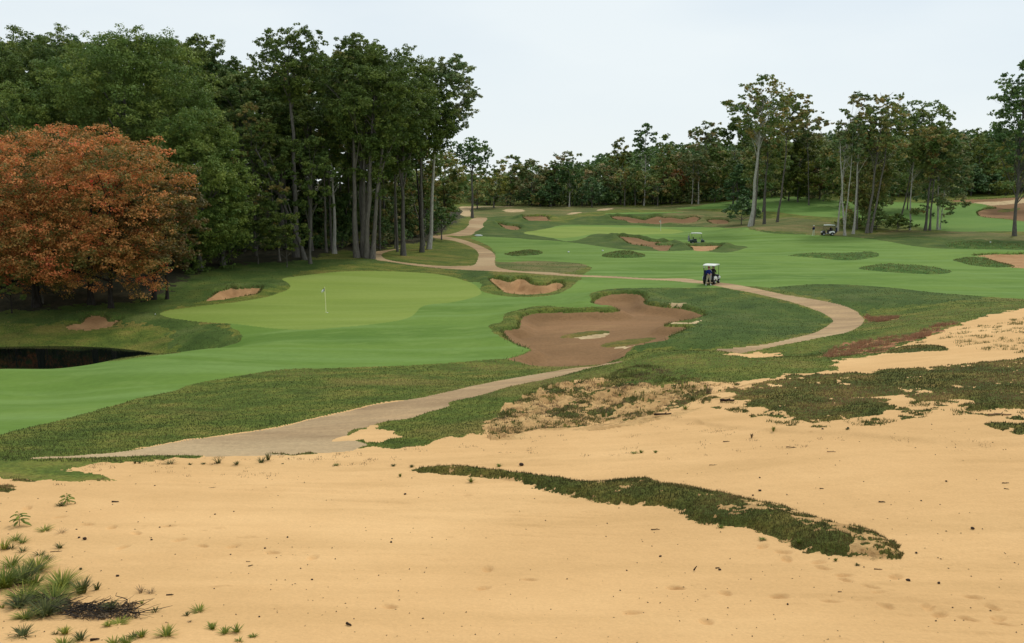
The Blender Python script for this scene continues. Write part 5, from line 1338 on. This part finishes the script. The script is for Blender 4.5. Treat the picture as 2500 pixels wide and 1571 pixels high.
# bits of bark and leaf blown over the sand
n = 1500
u = rs.uniform(-.66, .66, n); y = 1 / rs.uniform(1 / 31, 1 / 11.5, n); x = u * y
k = (classify(x, y) == SD) & (rs.uniform(size=n) < .25 + 1.2 * (fbm(x * .35, y * .5, 401, 2) - .35).clip(0)); x = x[k]; y = y[k]; z = full_h(x, y)
n = len(x); a = rs.uniform(0, 3.14, n); L_ = rs.uniform(.006, .022, n) * (.6 + y / 30); w_ = L_ * rs.uniform(.25, .7, n)
ca, sa = np.cos(a), np.sin(a)
P0 = np.stack([x, y, z + .006], 1); A = np.stack([ca * L_, sa * L_, 0 * L_], 1); B = np.stack([-sa * w_, ca * w_, 0 * w_], 1); UP = np.array([0, 0, 1.]) * (w_ * 1.3)[:, None]
V = np.stack([P0 - A, P0 - B, P0 + A, P0 + B, P0 + UP], 1).reshape(-1, 3); b0 = np.arange(n)[:, None] * 5
F = np.concatenate([b0 + np.array([q]) for q in ([0, 1, 4], [1, 2, 4], [2, 3, 4], [3, 0, 4])], 0)
me = np_mesh('sand_litter', V, F, LM['dry'], False, {'c': np.repeat(rs.uniform(0, .5, n), 5), 'v': np.repeat(rs.uniform(0, .5, n), 5)})
tag(obj('sand_litter', me), 'tiny bits of bark and dead leaf blown over the sand', 'litter', kind='stuff')
print('blades', round(time.time() - T0, 1))

# ------------------------------------------------------------------ single plants on the near sand
def tuft_mesh(rs, n, h, spread, wdt, hue=.5, curl=.5):
    V = []; F = []; c = []; v = []
    for i in range(n):
        a = rs.uniform(0, 6.28); r0 = spread * .25 * rs.uniform(0, 1) ** .5
        p0 = np.array([r0 * math.cos(a), r0 * math.sin(a), -.01]); H_ = h * rs.uniform(.55, 1.15); out_ = spread * rs.uniform(.3, 1.0)
        d = np.array([math.cos(a), math.sin(a), 0]); sd_ = np.array([-math.sin(a), math.cos(a), 0]) * wdt
        k = len(V); hu = np.clip(hue + rs.normal() * .2, 0, 1); vv = rs.uniform(.1, .9)
        for j, t in enumerate((0, .4, .75)):
            p = p0 + d * out_ * t ** 1.6 + np.array([0, 0, H_ * (t - curl * .45 * t * t)])
            V += [p - sd_ * (1 - t * .6), p + sd_ * (1 - t * .6)]
        V.append(p0 + d * out_ + np.array([0, 0, H_ * (1 - curl * .5)]))
        F += [[k, k + 1, k + 3], [k, k + 3, k + 2], [k + 2, k + 3, k + 5], [k + 2, k + 5, k + 4], [k + 4, k + 5, k + 6]]
        c += [hu] * 7; v += [vv] * 7
    return np.array(V), np.array(F), c, v
def tuft(name, label, px, py, h, spread, mat='lush', n=70, cat='grass tuft', group=None, seed=1, hue=.5, wdt=.005, curl=.5):
    rs_ = np.random.RandomState(seed); x, y, z = ground_at(px, py)
    V, F, c, v = tuft_mesh(rs_, n, h, spread, wdt, hue, curl)
    o = obj(name, np_mesh(name, V, F, LM[mat], False, {'c': c, 'v': v})); o.location = (x, y, z)
    return tag(o, label, cat, group)
GT = 'grass tufts on the near sand at lower left'
tl = [  # photo px, photo py, half width px, height px, material, blades, hue, label
 (28,1385,26,30,'lush',70,.3,'dark green tuft at the left edge just above the big thicket'),
 (10,1340,18,30,'lush',50,.8,'bright yellow green tuft cut by the left edge'),
 (38,1320,16,18,'lush',36,.3,'small tuft nearest below the left leafy weed'),
 (55,1325,14,14,'lush',34,.3,'low tuft just right of the one below the leafy weed'),
 (28,1338,16,16,'grass',30,.3,'small dark tuft under the reddish twigs at left'),
 (55,1346,12,13,'grass',26,.4,'small tuft halfway between leafy weed and bright round tuft'),
 (110,1297,17,15,'lush',44,.55,'round green tuft right of the left leafy weed'),
 (146,1338,11,17,'grass',28,.3,'narrow upright dark tuft alone at the end of the left group'),
 (97,1357,14,12,'grass',30,.25,'low dark tuft above the bright round tuft'),
 (115,1368,14,14,'grass',30,.25,'dark tuft touching the upper right of the bright round tuft'),
 (90,1396,34,34,'lush',150,.7,'large bright round grass tuft above the thicket'),
 (12,1436,40,58,'lush',200,.35,'tall dense green clump at the left edge'),
 (55,1425,40,52,'grass',160,.25,'dark green clump between the left edge and the thicket'),
 (85,1432,24,36,'lush',90,.35,'green clump rising behind the middle of the thicket'),
 (60,1470,36,46,'lush',150,.5,'long bladed green clump at the front left of the thicket'),
 (150,1436,40,42,'lush',200,.55,'broad green clump at the upper right of the thicket'),
 (200,1448,22,44,'grass',110,.3,'dark upright clump at the right shoulder of the thicket'),
 (130,1470,46,34,'lush',180,.45,'spreading yellow green clump in the middle of the thicket'),
 (110,1500,40,40,'grass',150,.35,'dark tangled clump low in the thicket'),
 (45,1485,28,30,'grass',90,.3,'dark clump at the lower left of the thicket'),
 (62,1508,24,26,'lush',90,.6,'bright clump at the bottom of the thicket'),
 (270,1490,20,28,'grass',70,.3,'dark pointed clump near the right end of the brush pile'),
 (290,1521,22,12,'lush',70,.8,'flat yellow green tuft in front of the brush pile'),
 (264,1528,10,15,'lush',34,.7,'small green tuft left of the flat one in front of the brush pile'),
 (158,1545,14,24,'lush',44,.8,'bright small tuft below the brush pile'),
 (136,1546,8,11,'grass',20,.5,'tiny tuft left of the bright small one below the brush pile'),
 (197,1562,18,26,'grass',40,.3,'dark tuft of three broad shoots near the lower edge'),
 (154,1580,24,30,'lush',70,.5,'tuft cut by the lower edge below the bright small one'),
 (278,1578,16,30,'lush',50,.6,'left tuft of the row along the lower edge'),
 (308,1576,18,28,'lush',60,.5,'second tuft of the row along the lower edge'),
 (326,1560,14,16,'grass',36,.3,'dark tuft of the row along the lower edge'),
 (346,1559,12,24,'lush',34,.5,'tall thin tuft ending the row along the lower edge'),
 (407,1556,22,26,'lush',50,.5,'star shaped tuft standing alone near the lower edge'),
 (518,1537,14,20,'lush',34,.45,'star shaped tuft right of the lone one, uppermost of four'),
 (549,1548,14,18,'lush',34,.45,'middle tuft of the four in the right hand row'),
 (578,1545,14,20,'lush',36,.5,'third tuft of the right hand row'),
 (586,1566,10,10,'lush',24,.5,'small low tuft below the third one of the right hand row'),
 (618,1556,10,12,'lush',24,.45,'last small tuft of the right hand row'),
 (485,1492,18,15,'lush',44,.5,'flat green tuft with reddish stalks in the open sand'),
 (456,1502,8,11,'grass',20,.4,'tiny tuft left of the one with reddish stalks'),
 (462,1520,6,8,'dry',16,.5,'tiny dry sprig below the tiny tuft in the open sand'),
 (345,1448,12,22,'dry',26,.4,'dry forked sprig, left of two in the open sand'),
 (368,1450,12,17,'dry',26,.4,'dry forked sprig, right of two in the open sand'),
 (237,1440,9,26,'grass',26,.35,'upright seeding sprig between thicket and the two dry sprigs'),
 (347,1474,6,14,'lush',14,.5,'thin sprig above the dark small tuft beside the brush pile'),
 (378,1494,12,14,'grass',22,.3,'small dark tuft right of the brush pile'),
 (5,1485,8,12,'lush',20,.7,'tiny bright tuft at the left edge beside the thicket'),
 (150,1303,14,14,'dry',26,.6,'pale dry tuft right of the round green one'),
 (55,1556,26,24,'grass',60,.3,'dark mound of weeds in the bottom left corner'),
 (147,1236,11,11,'grass',40,.3,'small dark tuft at the foot of the right leafy weed')]
for i, (px, py, hw, hp, mt, n, hu, lb) in enumerate(tl):
    p = unproj([(px, py)])[0]; s = p[1] / FP
    tuft('grass_tuft', lb, px, py, hp * s * 1.0, hw * s * 1.7, mt, int(n * 1.25), group=GT, seed=400 + i, hue=hu, wdt=.0085 if mt != 'dry' else .004)
# weeds along the top of the sand
wl = [(330,1133,6,9,'small upright weed at the left of the weed row'), (341,1132,6,6,'low weed beside the small upright one'), (415,1132,24,10,'wide flat dark weed in the weed row'), (464,1136,8,7,'little round weed right of the wide flat one'),
 (497,1133,8,5,'faint low weed before the two bushy ones'), (533,1132,20,18,'dark bushy weed, left of the two bushy ones'), (578,1136,12,9,'low dark weed between the two bushy ones'), (638,1132,18,16,'dark bushy weed, right of the two bushy ones'),
 (655,1125,14,20,'tall dark weed leaning out of the right bushy one'), (398,1124,12,7,'dark weed under the end of the green strip by the path'), (690,1134,4,3,'tiny dark weed at the right end of the weed row'), (820,1137,12,6,'green flat weed right of the weed row'),
 (1218,1138,10,8,'small green weed left of the brown stone on the middle sand'), (1600,1108,8,7,'small green weed in the middle sand, left of a trio'), (1548,1110,14,5,'flat green weeds in the middle sand'), (1565,1108,8,9,'upright green weed in the middle sand, right of a trio'),
 (960,1137,9,7,'dark little weed left of the ridge tip'), (1005,1141,9,8,'dark little weed right next to the ridge tip'), (977,1163,6,9,'small bright weed just below the ridge tip'),
 (1150,1175,12,12,'bright green weed against the underside of the ridge'), (1888,1052,7,14,'leaning green weed above the wheel track'), (1835,1070,6,12,'dry sprig left of the leaning green weed'), (1690,978,12,12,'dark tuft on the bank left of the turf patch'),
 (1672,1000,16,12,'bright tuft on the sand below the bank'), (1730,960,14,20,'grey feathery weed on the bank'), (1860,1320,14,7,'green weed under the middle of the ridge'), (1950,1333,14,13,'bright yellow green weed at the front of the ridge'),
 (2040,1368,6,9,'small green weed below the bare end of the ridge'), (2093,1378,8,7,'small weed below the ridge end, nearest the bare sand'), (2068,1055,6,5,'dark small weed above the wheel track at right'), (1760,1290,12,8,'green weed hugging the lower edge of the ridge')]
for i, (px, py, hw, hp, lb) in enumerate(wl):
    p = unproj([(px, py)])[0]; s = p[1] / FP
    tuft('weed', lb, px, py, hp * s * 1.2, hw * s, 'dry' if 'dry' in lb or 'grey' in lb else ('lush' if 'bright' in lb or 'green' in lb else 'grass'), 60, cat='weed', group='small weeds on the open sand', seed=500 + i, hue=.3, wdt=.007)

# two leafy weeds with broad leaves
def leafy(label, px, py, hpx, wpx, seed):
    rs_ = np.random.RandomState(seed); x, y, z = ground_at(px, py); s = y / FP; H = hpx * s; W = wpx * s / 2
    root = empty('leafy_weed', (x, y, z)); tag(root, label, 'weed', 'broad leafed weeds on the near sand')
    st = []; V = []; F = []; c = []; v = []
    st.append(([(0, 0, -.03), (.005, 0, H * .5), (.01, 0, H * .95)], [.007, .006, .003]))
    for i in range(15):
        a = i * 2.4 + rs_.uniform(-.3, .3); t = .25 + .75 * (i / 15); L_ = W * (1.05 - .5 * t) * rs_.uniform(.8, 1.15)
        p0 = np.array([.005, 0, H * t]); d = np.array([math.cos(a), math.sin(a), 0]); sd_ = np.array([-math.sin(a), math.cos(a), 0])
        up_ = .35 - .5 * (1 - t)
        st.append(([p0, p0 + d * L_ * .35 + np.array([0, 0, L_ * .18])], [.003, .002]))
        hu = rs_.uniform(.1, .6); k = len(V); vv = rs_.uniform(.2, .9)
        for u_, wd in ((.3, .02), (.5, .17), (.75, .19), (1.0, .09), (1.15, .0)):
            p = p0 + d * L_ * u_ + np.array([0, 0, L_ * (.25 * u_ - .42 * u_ * u_ + .12 + up_ * .3)])
            V += [p - sd_ * L_ * wd + [0, 0, -.01], p + [0, 0, .012], p + sd_ * L_ * wd + [0, 0, -.01]]
        for j in range(4):
            q = k + 3 * j; F += [[q, q + 1, q + 4, q + 3], [q + 1, q + 2, q + 5, q + 4]]
        c += [hu] * 15; v += [vv] * 15
    VV, FF = tubes(st if False else [(np.array(a_), np.array(b_)) for a_, b_ in st], 5)
    obj('stem', np_mesh('stem', VV, FF, LM['lush']), root)
    obj('foliage', np_mesh('foliage', V, F, LM['lush'], True, {'c': c, 'v': v}), root)
leafy('dark green broad leafed weed near the left edge of the sand', 48, 1286, 34, 58, 5)
leafy('taller leafy weed with drooping leaves up and right of the first', 164, 1232, 26, 42, 6)

# brush pile of dead branches
x0, y0, z0 = ground_at(215, 1508)
root = empty('brush_pile', (x0, y0, z0)); tag(root, 'tangled pile of dead dark branches lying beside the grass thicket', 'branches')
rs_ = np.random.RandomState(8); ch = []
for i in range(150):
    px = rs_.uniform(45, 340); py = np.interp(px, [45, 120, 210, 340], [1462, 1482, 1502, 1498]) + rs_.uniform(-20, 14)
    q = unproj([(px, py)])[0]; zz = gz(q[0], q[1]); a = rs_.normal() * .5 + (math.pi if rs_.rand() < .5 else 0); L_ = rs_.uniform(.12, .5)
    n = 5; t = np.linspace(0, 1, n); pts = np.stack([q[0] - x0 + L_ * t * math.cos(a) + rs_.normal(size=n) * .015, q[1] - y0 + L_ * t * math.sin(a) * .8 + rs_.normal(size=n) * .015, zz - z0 + .01 + rs_.uniform(0, .09) + t * rs_.uniform(-.03, .12)], 1)
    ch.append((pts, rs_.uniform(.004, .011) * (1 - .7 * t)))
for (ax_, ay_, bx_, by_) in ((305, 1500, 322, 1452), (312, 1480, 326, 1462), (300, 1502, 318, 1470)):      # the upright forked twig
    q = unproj([(ax_, ay_ + 6)])[0]; zz = gz(q[0], q[1]); s = q[1] / FP
    ch.append((np.array([[q[0] - x0, q[1] - y0, zz - z0], [q[0] - x0 + (bx_ - ax_) * s * .6, q[1] - y0, zz - z0 + (ay_ - by_) * s * .6], [q[0] - x0 + (bx_ - ax_) * s, q[1] - y0, zz - z0 + (ay_ - by_) * s * 1.1]]), np.array([.006, .004, .002])))
V, F = tubes(ch, 5); obj('dead_branches', np_mesh('dead_branches', V, F, BM['dark']), root)
rr = np.random.RandomState(9); n = 1100
pxs = rr.uniform(50, 335, n); pys = np.interp(pxs, [50, 125, 210, 335], [1462, 1482, 1502, 1498]) + rr.uniform(-22, 13, n)
q = unproj(np.stack([pxs, pys], 1)); zz = full_h(q[:, 0], q[:, 1])
cl = np.stack([q[:, 0] - x0, q[:, 1] - y0, zz - z0 + .03, np.full(n, .05), np.full(n, .05), np.full(n, .04), rr.uniform(0, 1, n)], 1)
V, F, c, v = leaves(rr, cl, 2600, .036); obj('dead_leaves', np_mesh('dead_leaves', V, F, LM['dry'], False, {'c': c * .3, 'v': v * .4}), root)

# ------------------------------------------------------------------ twigs, stones, footprints on the sand
DB = flat('dark damp wood', rgb(.035, .022, .014), .9, .15); DS = flat('dark pebble', rgb(.05, .032, .022), .9, .2); TB = flat('weathered tan wood', rgb(.22, .14, .075), .9, .15)
protoS = []
for i in range(4):
    b = MB(); b.ball((0, 0, .3), .5, (1, .8, .6), 2)
    o = b.build('dark_stone', DS); rs_ = np.random.RandomState(i)
    for v_ in o.data.vertices: v_.co *= 1 + rs_.uniform(-.18, .18)
    protoS.append(o)
def put(o, px, py, sc_, rz):
    x, y, z = ground_at(px, py); o.location = (x, y, z - .004); o.scale = (sc_,) * 3; o.rotation_euler = (0, 0, rz); return o
stones = [(287,1407,9,'largest dark stone on the lower left sand, below the row of specks'),(193,1314,7,'small dark stone with a twin just right of the leafy weeds'),(207,1317,12,'oblong black stone right of its smaller twin near the leafy weeds'),
 (187,1295,5,'tiny stone above the pair beside the leafy weeds'),(197,1392,9,'flat dark stone left of the largest stone on the lower left sand'),(370,1318,6,'lower speck of a close pair on the left sand'),(369,1312,4,'upper speck of a close pair on the left sand'),
 (390,1288,5,'single speck just above the close pair on the left sand'),(525,1256,5,'lone speck high on the left sand, right of the dark twig'),(702,1312,6,'dark stone in the open middle of the left sand'),(647,1340,6,'dark stone with a faint groove beside it'),
 (563,1356,5,'small speck left of the stone with the groove'),(762,1418,6,'dark speck between the bark piece and the curved twig'),(523,1439,4,'speck right of the purplish twig'),(633,1506,6,'speck above the bark piece on the bottom sand'),
 (1612,1359,8,'dark flat stone under the left half of the grassy ridge'),(1530,1396,5,'tiny stone left of the upright twig stub'),(1757,1392,8,'stone touching the short dark twig right of the stub'),(1923,1475,7,'dark stone between the two footprint rows'),
 (2217,1420,12,'black lump on the sand below the bare end of the ridge'),(2292,1425,9,'second dark lump, right of the black one'),(2237,1353,7,'dark stone just right of the ridge tip'),(2285,1517,6,'stone low on the right, under the footprints'),
 (2374,1292,11,'wide dark stone on the far right sand'),(1855,1200,8,'dark stone in the sand right above the ridge'),(1838,1211,6,'smaller stone left below the dark one above the ridge'),(2310,1178,6,'stone at the right, above the wide dark one'),
 (2249,1223,5,'speck between the dark twig and the right edge'),(1855,1167,5,'lone speck above the dark stone over the ridge'),(1273,1136,12,'brown stone standing on the middle sand above the ridge tip'),(2070,1053,8,'black stone just above the wheel track on the right'),
 (2008,1052,6,'dark stone left of the black one above the wheel track'),(989,1209,7,'dark speck below the left tip of the ridge'),(955,1325,7,'right stone of a pair near the centre of the sand'),(957,1316,4,'small speck of the pair near the centre of the sand')]
for k, (px, py, wp, lb) in enumerate(stones):
    if k < 4: o = protoS[k]
    else: o = protoS[k % 4].copy(); COL.objects.link(o)
    p = unproj([(px, py)])[0]; s = p[1] / FP
    put(o, px, py, max(.02, wp * s * 1.0), k * 1.3)
    tag(o, lb, 'stone', 'dark stones strewn over the sand')
def twig(label, px, py, lpx, rz, r=.009, mat=None, bendy=.15, up_=.0):
    x, y, z = ground_at(px, py); s = y / FP; L_ = lpx * s
    rs_ = np.random.RandomState(int(px)); n = 6; t = np.linspace(-.5, .5, n)
    pts = np.stack([t * L_, rs_.normal(size=n) * L_ * .03, r + np.abs(rs_.normal(size=n)) * L_ * .02 + (t + .5) * up_ * L_], 1)
    ch = [(pts, r * (1 - .5 * (t + .5)))]
    ch.append((np.array([pts[3], pts[3] + [L_ * .15, L_ * .12, L_ * .06]]), np.array([r * .6, r * .3])))
    V, F = tubes(ch, 6); o = obj('twig', np_mesh('twig', V, F, mat or DB)); o.location = (x, y, z); o.rotation_euler = (0, 0, rz)
    return tag(o, label, 'twig', 'fallen twigs on the sand')
for a in (('dark twig on the left sand, right of the leafy weeds', 282, 1227, 18, -.1, .02), ('small curved twig left of centre on the sand', 612, 1383, 12, .5), ('short pale twig above the small curved one', 606, 1373, 12, -.2, .007, TB),
          ('purplish twig right of the two dry sprigs', 415, 1455, 18, .1, .014), ('dark bark piece near the centre of the bottom sand', 852, 1530, 18, -.7, .022), ('dark twig lying at the bottom left', 232, 1563, 22, .2, .02),
          ('upright stub of a twig in the middle sand', 1697, 1395, 8, .2, .016, None, .1, 1.4), ('short dark twig right of the upright stub', 1752, 1387, 11, .2, .012), ('long thin twig above the right part of the ridge', 1932, 1093, 26, -.15, .014),
          ('tan twig right of the long thin one', 2030, 1104, 22, -.1, .012, TB), ('dark twig on the right sand beside the ridge', 2153, 1227, 16, -.15, .016), ('small dark twig right of the ridge', 2006, 1195, 10, -.1, .012),
          ('twig at the right edge of the sand', 2455, 1181, 18, .0, .012), ('second twig at the right edge, just below', 2457, 1195, 11, -.4, .01), ('tan twig left of the lone long thin one', 1741, 1136, 20, 0, .01, TB),
          ('long twig below the ridge end', 2144, 1391, 20, -.15, .012, TB), ('thin twig far left on the sand', 137, 1348, 28, .25, .008), ('short twig above the footprints', 2050, 1451, 10, 0, .01, TB),
          ('flat brown twig on the middle sand left of the ridge', 1773, 1081, 16, .1, .014), ('pale twig near the top of the left sand', 518, 1190, 18, .35, .008, TB), ('twig at the bottom of the ridge, left part', 1600, 1294, 22, 0, .012),
          ('weathered branch lying on the sand at the far right bank', 2440, 1016, 60, .05, .03, TB), ('dark driftwood left of the grass patch on the bank', 1775, 983, 36, .05, .06), ('dark driftwood lower left of the first on the bank', 1618, 1018, 46, .25, .04)):
    twig(*a)
print('plants', round(time.time() - T0, 1))
